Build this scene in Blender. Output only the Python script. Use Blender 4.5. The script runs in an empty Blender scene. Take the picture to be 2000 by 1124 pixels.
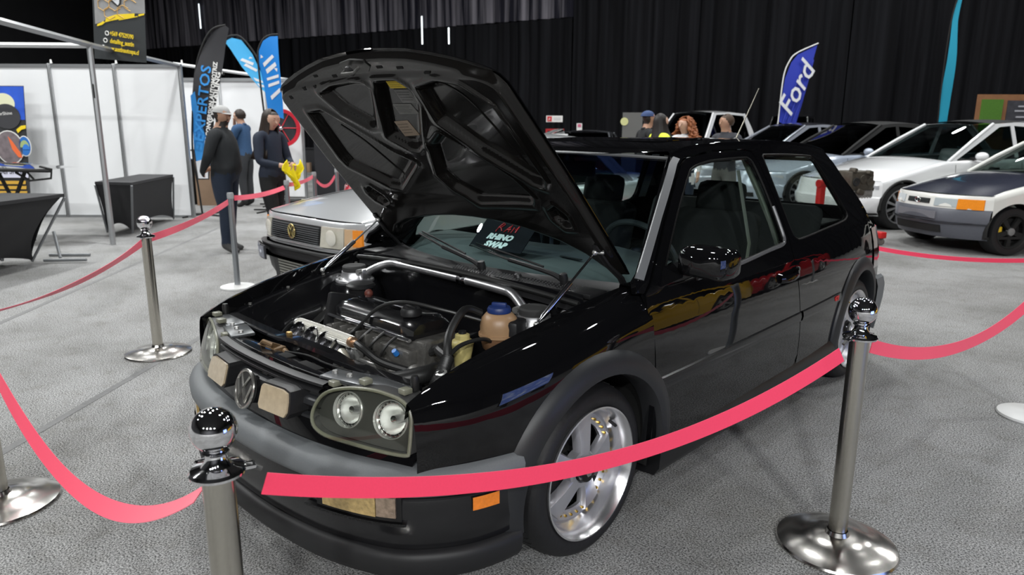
import bpy, bmesh, math, random
from mathutils import Vector, Matrix, geometry
random.seed(7)
C = bpy.context.scene.collection
SC = bpy.context.scene
PI = math.pi
# ---------------------------------------------------------------- camera
CAMP = Vector((2.09569, -0.90512, 1.41981)); YAW, PITCH, ROLL, FPX = -0.763733, 0.22002, -0.004447, 1371.27
cd = bpy.data.cameras.new('camera'); cam = bpy.data.objects.new('camera', cd); C.objects.link(cam)
_f = Vector((math.sin(YAW)*math.cos(PITCH), math.cos(YAW)*math.cos(PITCH), -math.sin(PITCH)))
_r = Vector((math.cos(YAW), -math.sin(YAW), 0)); _d = _f.cross(_r)
_r, _d = math.cos(ROLL)*_r+math.sin(ROLL)*_d, -math.sin(ROLL)*_r+math.cos(ROLL)*_d
cam.matrix_world = Matrix(((_r.x, -_d.x, -_f.x, CAMP.x), (_r.y, -_d.y, -_f.y, CAMP.y), (_r.z, -_d.z, -_f.z, CAMP.z), (0, 0, 0, 1)))
cd.sensor_width = 36; cd.lens = 36*FPX/2000; cd.clip_end = 200; cd.clip_start = .05
cd.dof.use_dof = True; cd.dof.focus_distance = 2.45; cd.dof.aperture_fstop = 4.5
SC.camera = cam
# ---------------------------------------------------------------- world, exposure
W = bpy.data.worlds.new('world'); SC.world = W; W.use_nodes = True
W.node_tree.nodes['Background'].inputs[0].default_value = (.75, .85, 1, 1)
W.node_tree.nodes['Background'].inputs[1].default_value = .02
SC.view_settings.view_transform = 'Standard'; SC.view_settings.look = 'None'
SC.view_settings.exposure = 0.0; SC.view_settings.gamma = 1.0; SC.view_settings.use_curve_mapping = False
# hall frame: a = metres to the side, d = metres ahead, seen from the spot where the photographer stands
HR = Vector((math.cos(YAW), -math.sin(YAW), 0)); HF = Vector((math.sin(YAW), math.cos(YAW), 0))
def H(a, d, z=0.0): return Vector((CAMP.x, CAMP.y, 0))+HR*a+HF*d+Vector((0, 0, z))
HROT = math.atan2(HR.y, HR.x)
# ceiling lamps: (a, d, height, watts)
LAMP_H = 8.6
LAMPS = [
 (-13, 3, 260), (-8, 3.5, 240), (-3, 4.5, 110), (2.5, 4.5, 80), (8, 4, 170),
 (-13, 8, 330), (-8, 8, 340), (-3, 8, 330), (2.5, 8.5, 170), (8, 8.5, 130), (13, 8, 90),
 (-13, 13, 330), (-8, 13, 330), (-3, 13.5, 260), (3, 13, 260), (8.5, 13.5, 260), (14, 13, 160),
 (-9, 19, 260), (-3, 19, 120), (3, 19, 120), (9, 19, 120),
 (-8, -12, 700), (-3, -13, 1800), (2, -13, 2100), (7, -12, 900)]
# ---------------------------------------------------------------- materials
MATS = {}
def mat(name, col=(.5, .5, .5), rough=.5, metal=0., coat=0., spec=.5, noise=0., nscale=40., bump=0., emit=None, estr=0., sheen=0., trans=0., ior=1.45, aniso=0.):
    if name in MATS: return MATS[name]
    m = bpy.data.materials.new(name); m.use_nodes = True; MATS[name] = m
    nt = m.node_tree; b = nt.nodes['Principled BSDF']
    b.inputs['Base Color'].default_value = (*col, 1); b.inputs['Roughness'].default_value = rough
    b.inputs['Metallic'].default_value = metal; b.inputs['Coat Weight'].default_value = coat; b.inputs['Coat Roughness'].default_value = .02
    b.inputs['Specular IOR Level'].default_value = spec; b.inputs['Sheen Weight'].default_value = sheen
    b.inputs['Transmission Weight'].default_value = trans; b.inputs['IOR'].default_value = ior
    if emit: b.inputs['Emission Color'].default_value = (*emit, 1); b.inputs['Emission Strength'].default_value = estr
    tc = nt.nodes.new('ShaderNodeTexCoord'); nz = nt.nodes.new('ShaderNodeTexNoise'); nz.inputs['Scale'].default_value = nscale; nz.inputs['Detail'].default_value = 4
    nt.links.new(tc.outputs['Object'], nz.inputs['Vector'])
    if noise > 0:
        mx = nt.nodes.new('ShaderNodeMix'); mx.data_type = 'RGBA'
        mx.inputs[6].default_value = (*[c*(1-noise) for c in col], 1); mx.inputs[7].default_value = (*[min(1, c*(1+noise)) for c in col], 1)
        nt.links.new(nz.outputs['Fac'], mx.inputs[0]); nt.links.new(mx.outputs[2], b.inputs['Base Color'])
    if bump > 0:
        bp = nt.nodes.new('ShaderNodeBump'); bp.inputs['Strength'].default_value = bump; bp.inputs['Distance'].default_value = .01
        nt.links.new(nz.outputs['Fac'], bp.inputs['Height']); nt.links.new(bp.outputs['Normal'], b.inputs['Normal'])
    return m
def glass(name, tint=(.8, .9, .88), rough=0., tint2=None, z0=0, z1=1):
    if name in MATS: return MATS[name]
    m = bpy.data.materials.new(name); m.use_nodes = True; MATS[name] = m
    nt = m.node_tree; nt.nodes.clear()
    o = nt.nodes.new('ShaderNodeOutputMaterial'); t = nt.nodes.new('ShaderNodeBsdfTransparent'); g = nt.nodes.new('ShaderNodeBsdfGlossy')
    mx = nt.nodes.new('ShaderNodeMixShader'); fr = nt.nodes.new('ShaderNodeFresnel'); fr.inputs['IOR'].default_value = 1.45
    t.inputs['Color'].default_value = (*tint, 1); g.inputs['Roughness'].default_value = rough
    if tint2:   # sun strip along the top of a windscreen: the glass itself is coloured there
        tc = nt.nodes.new('ShaderNodeTexCoord'); sp = nt.nodes.new('ShaderNodeSeparateXYZ'); mr = nt.nodes.new('ShaderNodeMapRange'); mc = nt.nodes.new('ShaderNodeMix'); mc.data_type = 'RGBA'
        mr.inputs['From Min'].default_value = z0; mr.inputs['From Max'].default_value = z1
        nt.links.new(tc.outputs['Object'], sp.inputs[0]); nt.links.new(sp.outputs['Z'], mr.inputs['Value']); nt.links.new(mr.outputs[0], mc.inputs[0])
        mc.inputs[6].default_value = (*tint, 1); mc.inputs[7].default_value = (*tint2, 1); nt.links.new(mc.outputs[2], t.inputs['Color'])
    ge = nt.nodes.new('ShaderNodeNewGeometry'); ma = nt.nodes.new('ShaderNodeMath'); ma.operation = 'MULTIPLY_ADD'; ma.inputs[1].default_value = 1/1.45-1.45; ma.inputs[2].default_value = 1.45
    nt.links.new(ge.outputs['Backfacing'], ma.inputs[0]); nt.links.new(ma.outputs[0], fr.inputs['IOR']); nt.links.new(fr.outputs[0], mx.inputs[0]); nt.links.new(t.outputs[0], mx.inputs[1]); nt.links.new(g.outputs[0], mx.inputs[2]); nt.links.new(mx.outputs[0], o.inputs[0])
    return m
BLACKP = mat('black_paint', (.0035, .0035, .004), .3, coat=1., spec=.0)
UNDERP = mat('hood_underside_paint', (.006, .0055, .005), .16, coat=.3, spec=.35)
BAYP = mat('bay_paint', (.006, .006, .007), .16, coat=.6)
BLACKPL = mat('black_plastic', (.012, .012, .013), .42, noise=.2, nscale=200)
GREYPL = mat('grey_bumper_plastic', (.135, .145, .152), .5, noise=.12, nscale=300, bump=.08)
TRIMPL = mat('dark_trim_plastic', (.018, .019, .021), .45, noise=.15, nscale=250)
RUBBER = mat('tyre_rubber', (.011, .011, .012), .55, noise=.3, nscale=60, bump=.1)
CHROME = mat('chrome', (.88, .88, .9), .04, 1.)
POLISH = mat('polished_aluminium', (.8, .8, .82), .12, 1.)
SILVERW = mat('silver_wheel_paint', (.50, .50, .53), .3, .65, coat=.6)
STEEL = mat('brushed_steel', (.58, .55, .49), .22, 1., noise=.06, nscale=90)
ALU = mat('cast_aluminium', (.5, .5, .49), .38, .85, noise=.2, nscale=60, bump=.15)
ALUD = mat('dull_engine_metal', (.12, .118, .112), .5, .6, noise=.4, nscale=50, bump=.3)
BLACKR = mat('black_hose_rubber', (.014, .014, .014), .4)
GOLD = mat('gold_bolt', (.75, .5, .12), .25, 1.)
MATTEB = mat('matte_black', (.01, .01, .01), .7)
CABIN = mat('cabin_cloth', (.02, .021, .023), .9, noise=.25, nscale=120)
DASHM = mat('dash_plastic', (.07, .075, .078), .75, noise=.1, nscale=300)
GLASSW = glass('windscreen_glass', (.72, .86, .85), tint2=(.03, .05, .16), z0=1.205, z1=1.255)
GLASSS = glass('side_glass', (.89, .93, .91))
GLASSD = glass('dark_car_glass', (.10, .115, .12))
LENS = glass('clear_lens', (.93, .94, .9), .03)
WHITE = mat('white_plastic', (.8, .8, .78), .45)
# ---------------------------------------------------------------- mesh helpers
def tag(o, label=None, cat=None, group=None, kind=None):
    for k, x in (('label', label), ('category', cat), ('group', group), ('kind', kind)):
        if x: o[k] = x
    return o
def thing(name, label, cat, loc=(0, 0, 0), rz=0., group=None):
    o = bpy.data.objects.new(name, None); C.objects.link(o); o.location = loc; o.rotation_euler = (0, 0, rz); o.empty_display_size = .2
    return tag(o, label, cat, group)
def link(name, me, parent=None):
    o = bpy.data.objects.new(name, me); C.objects.link(o)
    if parent: o.parent = parent
    return o
def spl(P, n=6, closed=False):
    P = [Vector(p) for p in P]; out = []; m = len(P)
    for i in range(m if closed else m-1):
        p0, p1, p2, p3 = (P[(i-1) % m], P[i], P[(i+1) % m], P[(i+2) % m]) if closed else (P[max(i-1, 0)], P[i], P[i+1], P[min(i+2, m-1)])
        for k in range(n):
            t = k/n; out.append(.5*((2*p1)+(p2-p0)*t+(2*p0-5*p1+4*p2-p3)*t*t+(3*p1-p0-3*p2+p3)*t**3))
    if not closed: out.append(P[-1])
    return out
def frame_of(d):
    d = Vector(d).normalized(); a = Vector((0, 0, 1)) if abs(d.z) < .9 else Vector((1, 0, 0))
    x = d.cross(a).normalized(); return x, d.cross(x).normalized(), d
class MB:
    def __init__(s): s.v = []; s.f = []
    def add(s, v, f):
        k = len(s.v); s.v += [Vector(p) for p in v]; s.f += [tuple(i+k for i in q) for q in f]; return s
    def box(s, c, d, rot=None, bev=0.):
        bm = bmesh.new(); bmesh.ops.create_cube(bm, size=1)
        for v in bm.verts: v.co = Vector((v.co.x*d[0], v.co.y*d[1], v.co.z*d[2]))
        if bev > 0: bmesh.ops.bevel(bm, geom=bm.edges[:], offset=bev, segments=2, affect='EDGES', profile=.5)
        R = rot if rot is not None else Matrix.Identity(3); c = Vector(c)
        bm.verts.index_update(); s.add([R@v.co+c for v in bm.verts], [[v.index for v in f.verts] for f in bm.faces]); bm.free(); return s
    def tube(s, P, r, n=10, closed=False, caps=True, sq=1.):
        P = [Vector(p) for p in P]; m = len(P); vs = []; px = None
        for i, p in enumerate(P):
            d = (P[(i+1) % m]-P[i-1]) if closed else P[min(i+1, m-1)]-P[max(i-1, 0)]
            if d.length < 1e-9: d = Vector((0, 0, 1))
            d.normalize()
            if px is None: x, y, _ = frame_of(d)
            else:
                x = px-d*px.dot(d); x = x.normalized() if x.length > 1e-6 else frame_of(d)[0]; y = d.cross(x)
            px = x; rr = r[i] if isinstance(r, (list, tuple)) else r
            for k in range(n):
                a = 2*PI*k/n; vs.append(p+x*math.cos(a)*rr+y*math.sin(a)*rr*sq)
        fs = [(i*n+k, i*n+(k+1) % n, ((i+1) % m)*n+(k+1) % n, ((i+1) % m)*n+k) for i in range(m if closed else m-1) for k in range(n)]
        if caps and not closed: fs += [tuple(range(n-1, -1, -1)), tuple(range((m-1)*n, m*n))]
        return s.add(vs, fs)
    def lathe(s, prof, c=(0, 0, 0), axis=(0, 0, 1), n=32, a0=0., a1=2*PI, sx=1., sy=1.):
        x, y, d = frame_of(axis); c = Vector(c); full = abs(a1-a0-2*PI) < 1e-6; m = n if full else n+1; vs = []
        for r, h in prof:
            for k in range(m):
                a = a0+(a1-a0)*k/n; vs.append(c+d*h+x*math.cos(a)*r*sx+y*math.sin(a)*r*sy)
        fs = [(i*m+k, i*m+(k+1) % m, (i+1)*m+(k+1) % m, (i+1)*m+k) for i in range(len(prof)-1) for k in range(n)]
        return s.add(vs, fs)
    def grid(s, P, closed_u=False):
        nu, nv = len(P), len(P[0])
        return s.add([p for row in P for p in row], [(i*nv+j, i*nv+j+1, ((i+1) % nu)*nv+j+1, ((i+1) % nu)*nv+j) for i in range(nu if closed_u else nu-1) for j in range(nv-1)])
    def prism(s, A, B):   # two matching loops of points
        n = len(A); k = len(A)
        return s.add(list(A)+list(B), [tuple(range(n-1, -1, -1)), tuple(range(k, k+n))]+[(i, (i+1) % n, k+(i+1) % n, k+i) for i in range(n)])
    def ball(s, c, r, n=16, sc=(1, 1, 1)):
        m = n//2; c = Vector(c); P = []
        for i in range(m+1):
            t = PI*i/m; P.append([c+Vector((math.sin(t)*math.cos(2*PI*k/n)*r*sc[0], math.sin(t)*math.sin(2*PI*k/n)*r*sc[1], math.cos(t)*r*sc[2])) for k in range(n+1)])
        return s.grid(P)
    def xf(s, M):
        s.v = [M@p for p in s.v]; return s
    def mirror(s):
        s.v = [Vector((-p.x, p.y, p.z)) for p in s.v]; s.f = [tuple(reversed(q)) for q in s.f]; return s
    def mesh(s, name, m, smooth=35, merge=1e-5):
        bm = bmesh.new(); vv = [bm.verts.new(p) for p in s.v]
        for q in s.f:
            try: bm.faces.new([vv[i] for i in q])
            except ValueError: pass
        if merge: bmesh.ops.remove_doubles(bm, verts=bm.verts[:], dist=merge)
        bmesh.ops.recalc_face_normals(bm, faces=bm.faces[:])
        me = bpy.data.meshes.new(name); bm.to_mesh(me); bm.free()
        if smooth:
            me.shade_smooth(); me.set_sharp_from_angle(angle=math.radians(smooth))
        me.materials.append(m); return me
    def build(s, name, m, parent=None, smooth=35, **k): return link(name, s.mesh(name, m, smooth), parent) if not k else tag(link(name, s.mesh(name, m, smooth), parent), **k)
def inside(p, poly):
    c = False; n = len(poly)
    for i in range(n):
        a, b = poly[i], poly[(i+1) % n]
        if (a[1] > p[1]) != (b[1] > p[1]) and p[0] < (b[0]-a[0])*(p[1]-a[1])/(b[1]-a[1])+a[0]: c = not c
    return c
def dense(poly, step):
    out = []
    for i in range(len(poly)):
        a, b = Vector(poly[i][:2]), Vector(poly[(i+1) % len(poly)][:2]); n = max(1, int((b-a).length/step))
        out += [a+(b-a)*k/n for k in range(n)]
    return out
def panel(name, outline, fn, m, parent=None, holes=(), step=.05, thick=.012, flip=False, mir=False, lip=None, **k):
    """sheet of given outline (2-D) on the surface fn(a,b)->Vector, with its own edge thickness and exact surface normals"""
    loops = [dense(outline, step)]+[dense(h, step) for h in holes]
    pts = [p for l in loops for p in l]; edges = []; b = 0
    for l in loops:
        edges += [(b+i, b+(i+1) % len(l)) for i in range(len(l))]; b += len(l)
    xs = [p[0] for p in loops[0]]; ys = [p[1] for p in loops[0]]
    x = min(xs)+step*.6; j = 0
    while x < max(xs):
        y = min(ys)+step*(.6 if j % 2 else .1)
        while y < max(ys):
            q = Vector((x, y))
            if inside(q, loops[0]) and not any(inside(q, h) for h in loops[1:]) and min((q-p).length for p in pts[:b]) > step*.45: pts.append(q)
            y += step
        x += step*.87; j += 1
    vs, es, fs, *_ = geometry.delaunay_2d_cdt([Vector(p) for p in pts], edges, [], 0, 1e-6)
    tri = []
    for f in fs:
        c = sum((vs[i] for i in f), Vector((0, 0)))/len(f)
        if inside(c, loops[0]) and not any(inside(c, h) for h in loops[1:]): tri.append(tuple(f))
    e = 1e-3; V = []; N = []
    for p in vs:
        P = fn(p[0], p[1]); n = (fn(p[0]+e, p[1])-fn(p[0]-e, p[1])).cross(fn(p[0], p[1]+e)-fn(p[0], p[1]-e))
        n = n.normalized() if n.length > 1e-12 else Vector((0, 0, 1))
        V.append(P); N.append(-n if flip else n)
    if flip: pass
    # orient faces along N
    F = []
    for f in tri:
        a, b_, c = V[f[0]], V[f[1]], V[f[2]]
        F.append(f if (b_-a).cross(c-a).dot(N[f[0]]) > 0 else tuple(reversed(f)))
    nv = len(V); lp = {}
    for f in F:
        for i in range(len(f)):
            a, c = f[i], f[(i+1) % len(f)]; lp[(a, c)] = 1
    bound = [(a, c) for (a, c) in lp if (c, a) not in lp]
    NV = V+[V[i]-N[i]*thick for i in range(nv)]; NN = N+[-n for n in N]
    FF = list(F)+[tuple(nv+i for i in reversed(f)) for f in F]
    # edge band with own verts
    idx = {}
    for a, c in bound:
        for q in (a, c):
            if q not in idx: idx[q] = len(NV); NV += [V[q], V[q]-N[q]*thick]; NN += [None, None]
        FF.append((c, a, nv+a, nv+c)) if False else FF.append((idx[c], idx[a], idx[a]+1, idx[c]+1))
    if mir:
        NV = [Vector((-p.x, p.y, p.z)) for p in NV]; NN = [Vector((-n.x, n.y, n.z)) if n is not None else None for n in NN]; FF = [tuple(reversed(f)) for f in FF]
    me = bpy.data.meshes.new(name); me.from_pydata(NV, [], FF); me.shade_smooth()
    me.update(); vn = [v.normal.copy() for v in me.vertices]
    me.normals_split_custom_set_from_vertices([NN[i] if NN[i] is not None else vn[i] for i in range(len(NV))])
    me.materials.append(m); o = link(name, me, parent)
    return tag(o, **k) if k else o
def text(name, body, size, m, M, parent=None, ext=.001, shear=0., sx=1., align='CENTER', bold=0., **k):
    cu = bpy.data.curves.new(name, 'FONT'); cu.body = body; cu.size = size; cu.extrude = ext; cu.shear = shear; cu.align_x = align; cu.align_y = 'CENTER'; cu.offset = bold; cu.resolution_u = 2
    t = bpy.data.objects.new('tmp', cu); C.objects.link(t); me = bpy.data.meshes.new_from_object(t.evaluated_get(bpy.context.evaluated_depsgraph_get())); bpy.data.objects.remove(t); bpy.data.curves.remove(cu)
    me.transform(M@Matrix.Diagonal((sx, 1, 1, 1))); me.materials.clear(); me.materials.append(m); o = link(name, me, parent)
    return tag(o, **k) if k else o
def basis(o, x, y):
    x = Vector(x).normalized(); y = Vector(y); y = (y-x*y.dot(x)).normalized(); z = x.cross(y); o = Vector(o)
    return Matrix(((x.x, y.x, z.x, o.x), (x.y, y.y, z.y, o.y), (x.z, y.z, z.z, o.z), (0, 0, 0, 1)))
def pch(xs, ys):
    n = len(xs); h = [xs[i+1]-xs[i] for i in range(n-1)]; d = [(ys[i+1]-ys[i])/h[i] for i in range(n-1)]; m = [0.]*n
    for i in range(1, n-1): m[i] = 0 if d[i-1]*d[i] <= 0 else 2*d[i-1]*d[i]/(d[i-1]+d[i])
    m[0] = d[0]; m[-1] = d[-1]
    def f(x):
        if x <= xs[0]: return ys[0]+m[0]*(x-xs[0])
        if x >= xs[-1]: return ys[-1]+m[-1]*(x-xs[-1])
        i = 0
        while x > xs[i+1]: i += 1
        t = (x-xs[i])/h[i]
        return ys[i]*(1+2*t)*(1-t)**2+h[i]*m[i]*t*(1-t)**2+ys[i+1]*t*t*(3-2*t)+h[i]*m[i+1]*t*t*(t-1)
    return f
def copy_tree(o, parent=None):
    c = o.copy(); C.objects.link(c); c.parent = parent
    for ch in list(o.children): copy_tree(ch, c)
    return c
# ================================================================ THE HALL
def floor_mat():
    m = bpy.data.materials.new('grey_carpet'); m.use_nodes = True; nt = m.node_tree; b = nt.nodes['Principled BSDF']; N = nt.nodes.new; L = nt.links.new
    tc = N('ShaderNodeTexCoord')
    def noise(sc, det, rough=.5):
        z = N('ShaderNodeTexNoise'); z.inputs['Scale'].default_value = sc; z.inputs['Detail'].default_value = det; z.inputs['Roughness'].default_value = rough; L(tc.outputs['Object'], z.inputs['Vector']); return z
    n1 = noise(150, 2, .8); n2 = noise(1.1, 4); n3 = noise(9, 5, .6)
    r1 = N('ShaderNodeValToRGB'); r1.color_ramp.elements[0].position = .36; r1.color_ramp.elements[0].color = (.05, .051, .052, 1); r1.color_ramp.elements[1].position = .64; r1.color_ramp.elements[1].color = (.50, .50, .495, 1)
    L(n1.outputs['Fac'], r1.inputs[0])
    r2 = N('ShaderNodeValToRGB'); r2.color_ramp.elements[0].position = .3; r2.color_ramp.elements[0].color = (.66, .655, .64, 1); r2.color_ramp.elements[1].position = .62; r2.color_ramp.elements[1].color = (1, 1, 1, 1)
    L(n2.outputs['Fac'], r2.inputs[0])
    r3 = N('ShaderNodeValToRGB'); r3.color_ramp.elements[0].position = .30; r3.color_ramp.elements[0].color = (.86, .85, .83, 1); r3.color_ramp.elements[1].position = .5; r3.color_ramp.elements[1].color = (1, 1, 1, 1)
    L(n3.outputs['Fac'], r3.inputs[0])
    def mul(a, c):
        x = N('ShaderNodeMix'); x.data_type = 'RGBA'; x.blend_type = 'MULTIPLY'; x.inputs[0].default_value = 1; L(a, x.inputs[6]); L(c, x.inputs[7]); return x.outputs[2]
    L(mul(mul(r1.outputs[0], r2.outputs[0]), r3.outputs[0]), b.inputs['Base Color'])
    b.inputs['Roughness'].default_value = .95; b.inputs['Specular IOR Level'].default_value = .15
    bp = N('ShaderNodeBump'); bp.inputs['Strength'].default_value = .5; bp.inputs['Distance'].default_value = .004; L(n1.outputs['Fac'], bp.inputs['Height']); L(bp.outputs[0], b.inputs['Normal'])
    return m
FLOORM = floor_mat()
def quadH(name, P, m, **k): return MB().add([H(*p) for p in P], [(0, 1, 2, 3)]).build(name, m, None, 0, **k)
fl = MB().box((0, 0, -.05), (64, 70, .1)); fl.xf(Matrix.Translation(H(0, 8))@Matrix.Rotation(HROT, 4, 'Z'))
fl = fl.build('floor', FLOORM, None, 0, kind='structure', label='speckled grey exhibition carpet')
SHADELINE = mat('painted_shadow_grey', (.17, .17, .17), .9, noise=.3, nscale=30)  # overhead shadow lines, drawn as thin dark strips on the carpet
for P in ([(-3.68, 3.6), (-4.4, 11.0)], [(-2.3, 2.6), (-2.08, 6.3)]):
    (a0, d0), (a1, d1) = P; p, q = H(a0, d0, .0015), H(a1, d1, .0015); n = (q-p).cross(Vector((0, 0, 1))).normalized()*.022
    MB().add([p-n, p+n, q+n, q-n], [(0, 1, 2, 3)]).build('painted_shadow_line', SHADELINE, fl, 0)
CEILM = mat('dark_roof_sheet', (.02, .021, .023), .8)
MB().add([H(-22, -21, 9.4), H(26, -21, 9.4), H(26, 37, 9.4), H(-22, 37, 9.4)], [(3, 2, 1, 0)]).build('ceiling', CEILM, None, 0, kind='structure', label='dark roof of the exhibition hall')
WALLD = mat('dark_hall_wall', (.03, .03, .033), .8, noise=.2, nscale=2)
for nm, P in (('wall_left', [(-20, -20), (-20, 36)]), ('wall_near', [(-20, -20), (24, -20)]), ('wall_right', [(24, -20), (24, 13)]), ('wall_back', [(-20, 36), (24, 12.8)])):
    (a0, d0), (a1, d1) = P
    MB().add([H(a0, d0), H(a1, d1), H(a1, d1, 9.4), H(a0, d0, 9.4)], [(0, 1, 2, 3)]).build(nm, WALLD, None, 0, kind='structure', label='dark hall wall behind the drapes')
# drapes
def drape_mat(name, col, hi, streak):
    m = bpy.data.materials.new(name); m.use_nodes = True; nt = m.node_tree; b = nt.nodes['Principled BSDF']; N = nt.nodes.new; L = nt.links.new
    tc = N('ShaderNodeTexCoord'); mp = N('ShaderNodeMapping'); mp.inputs['Scale'].default_value = (5, 5, .12); z = N('ShaderNodeTexNoise'); z.inputs['Scale'].default_value = 1; z.inputs['Detail'].default_value = 5
    L(tc.outputs['Object'], mp.inputs[0]); L(mp.outputs[0], z.inputs['Vector']); r = N('ShaderNodeValToRGB'); e = r.color_ramp.elements
    e[0].position = .4; e[0].color = (*col, 1); e[1].position = streak; e[1].color = (*hi, 1); L(z.outputs['Fac'], r.inputs[0]); L(r.outputs[0], b.inputs['Base Color'])
    b.inputs['Roughness'].default_value = .8; b.inputs['Specular IOR Level'].default_value = .06
    return m
DRAPE = drape_mat('black_drape_cloth', (.0055, .0055, .0065), (.014, .0145, .017), .75)
SHEER = drape_mat('sheer_black_drape', (.012, .012, .018), (.20, .19, .215), .70)  # light leaking between the pleats is painted in as pale streaks
WA, WB = Vector((-19.5, 35.2)), Vector((23.5, 12.5))
def drape(name, t0, t1, z0, z1, m, amp, off, label, group, ragged=0.):
    rnd = random.Random(int(t0*1000)+int(z0*10)); A, B = WA.lerp(WB, t0), WA.lerp(WB, t1); L = (B-A).length; n = int(L/.055); dirn = (B-A).normalized(); nor = Vector((dirn.y, -dirn.x))
    if nor.y > 0: nor = -nor
    ph = [rnd.uniform(0, 6.3) for _ in range(6)]; rows = []
    P = []
    for i in range(n+1):
        s = L*i/n; x = s+.06*math.sin(s*2.1+ph[0]); w = amp*(.55*math.sin(x*15+ph[1])+.35*math.sin(x*23+ph[2])+.3*math.sin(x*7+ph[3]))
        zb = z0+ragged*(.5+.5*math.sin(s*3.1+ph[4]))
        row = []
        for j in range(7):
            f = j/6; z = zb+(z1-zb)*f; q = A+dirn*s+nor*(off+w*(1.15-.4*f)+.02*math.sin(z*1.7+ph[5]+s*1.3)); row.append(H(q.x, q.y, z))
        P.append(row)
    tag(MB().grid(P).build(name, m, None, 60), label, 'curtain', group)
for i in range(12): drape('black_drape', i/12, (i+1)/12-.0006, .02, 4.95 if i < 6 else 9.0, DRAPE, .07, .16, 'black pleated drape hanging along the back of the hall', 'black drapes on the back wall')
for i in range(6): drape('sheer_drape', i/12, (i+1)/12-.0006, 4.97, 9.0, SHEER, .07, .16, 'upper sheer drape catching light above the black drapes', 'sheer drapes on the back wall')
drape('drape_swag', .775, .90, 2.95, 8.0, DRAPE, .08, .42, 'black drape swag ending halfway up over the wooden notice board', None, ragged=.12)
GAPM = mat('daylight_gap', (1, 1, 1), .5, emit=(.85, .95, 1), estr=1.6)
for t_, z0, z1, lb in ((.382, 4.4, 5.35, 'bright slit of daylight between two drapes above the raised hood'), (.405, 4.35, 4.9, 'fainter slit of daylight between drapes, beside the brighter one'), (.148, 5.6, 6.6, 'thin slit of daylight between the drapes above the booth')):
    q = WA.lerp(WB, t_); tag(MB().box(H(q.x-.15, q.y-.30, (z0+z1)/2), (.05, .02, z1-z0), Matrix.Rotation(HROT, 3, 'Z'), .008).build('light_gap', GAPM, None, 20), lb, 'light gap')
# ceiling lamps
HOUS = mat('lamp_housing', (.25, .25, .26), .4, .6); LED = mat('lamp_diffuser', (1, 1, 1), .4, emit=(1, .97, .93), estr=6)
hous = MB().lathe([(.03, .42), (.05, .4), (.06, .28), (.16, .22), (.27, .02), (.27, 0), (.25, 0), (.15, .19), (0, .2)], n=24).mesh('housing', HOUS)
disc = MB().lathe([(0, .03), (.235, .03), (.235, .022), (0, .022)], n=24).mesh('diffuser', LED)
cabm = MB().tube([(0, 0, .42), (0, 0, .8)], .008, 6).mesh('cable', MATTEB)
for a, d, w in LAMPS:
    t = thing('high_bay_lamp', 'round high bay lamp hanging under the dark hall roof', 'lamp', H(a, d, LAMP_H), 0, 'high bay lamps under the roof')
    for nm, me in (('housing', hous), ('diffuser', disc), ('cable', cabm)): link(nm, me, t)
    ld = bpy.data.lights.new('high_bay_light', 'AREA'); ld.shape = 'DISK'; ld.size = .5 if d > -5 else .8; ld.energy = w; ld.color = (.985, 1, .995)
    lo = bpy.data.objects.new('high_bay_light', ld); C.objects.link(lo); lo.parent = t; lo.location = (0, 0, -.02)
# ================================================================ BLACK HATCHBACK (x = towards its own left side, y = back from its nose, z = up)
CAR = thing('hatchback', 'glossy black three-door hatchback with raised hood and exposed engine', 'car')
BW = pch([.05, .12, .22, .40, .55, .70, .80, .88, .94, 1.0, 1.1, 1.2, 1.3, 1.36, 1.42], [.78, .800, .822, .838, .845, .838, .822, .797, .770, .742, .694, .645, .592, .55, .48])
PT = pch([.05, .10, .2, .35, .5, .7, .9, 1.5, 2.5, 3.0, 3.4, 3.7, 3.95, 4.1], [-.26, -.20, -.145, -.075, -.035, -.008, 0, .005, 0, -.012, -.035, -.065, -.11, -.16])
def Sv(u, w):
    v = BW(w)+PT(u)
    if w > .9: v -= (w-.9)/.45*.05*min(max((u-2)/1.4, 0), 1)
    return v
def side(u, w): return Vector((Sv(u, w), u, w))
def sideo(o): return lambda u, w: Vector((Sv(u, w)+o, u, w))
FA, RA, WR, AR = .84, 3.315, .302, .352      # axles, tyre radius, arch radius
def arch_low(u, base):
    for a, r in ((FA-.01, .352), (RA, .345)):
        if abs(u-a) < r: base = max(base, .315+math.sqrt(r*r-(u-a)**2))
    return base
# ---- body sides: door and quarter panel, front wing
doorwin = [(1.262, .925), (1.375, 1.027), (1.52, 1.145), (1.665, 1.25), (1.71, 1.272), (1.80, 1.288), (1.93, 1.298), (2.22, 1.302), (2.262, 1.297), (2.29, 1.275), (2.302, 1.2), (2.305, 1.1), (2.296, .965), (2.285, .93), (2.25, .917), (1.778, .889), (1.30, .878), (1.262, .885), (1.255, .905)]
door_out = [(1.135, .30), (1.131, .55), (1.128, .66), (1.119, .755), (1.10, .82), (1.112, .872), (1.16, .90), (1.36, 1.075), (1.50, 1.19), (1.63, 1.285), (1.70, 1.313), (1.93, 1.332), (2.27, 1.333), (2.33, 1.325), (2.352, 1.27), (2.36, 1.1), (2.352, .95), (2.336, .87), (2.35, .75), (2.385, .58), (2.415, .45), (2.425, .36), (2.40, .315), (2.34, .298)]
qwin = [(2.43, 1.285), (2.445, 1.305), (2.49, 1.309), (2.80, 1.302), (3.07, 1.29), (3.12, 1.278), (3.15, 1.255), (3.205, 1.14), (3.255, 1.01), (3.25, .965), (3.20, .948), (3.12, .94), (2.80, .928), (2.50, .916), (2.44, .922), (2.415, .95), (2.415, 1.05), (2.42, 1.18)]
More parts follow.
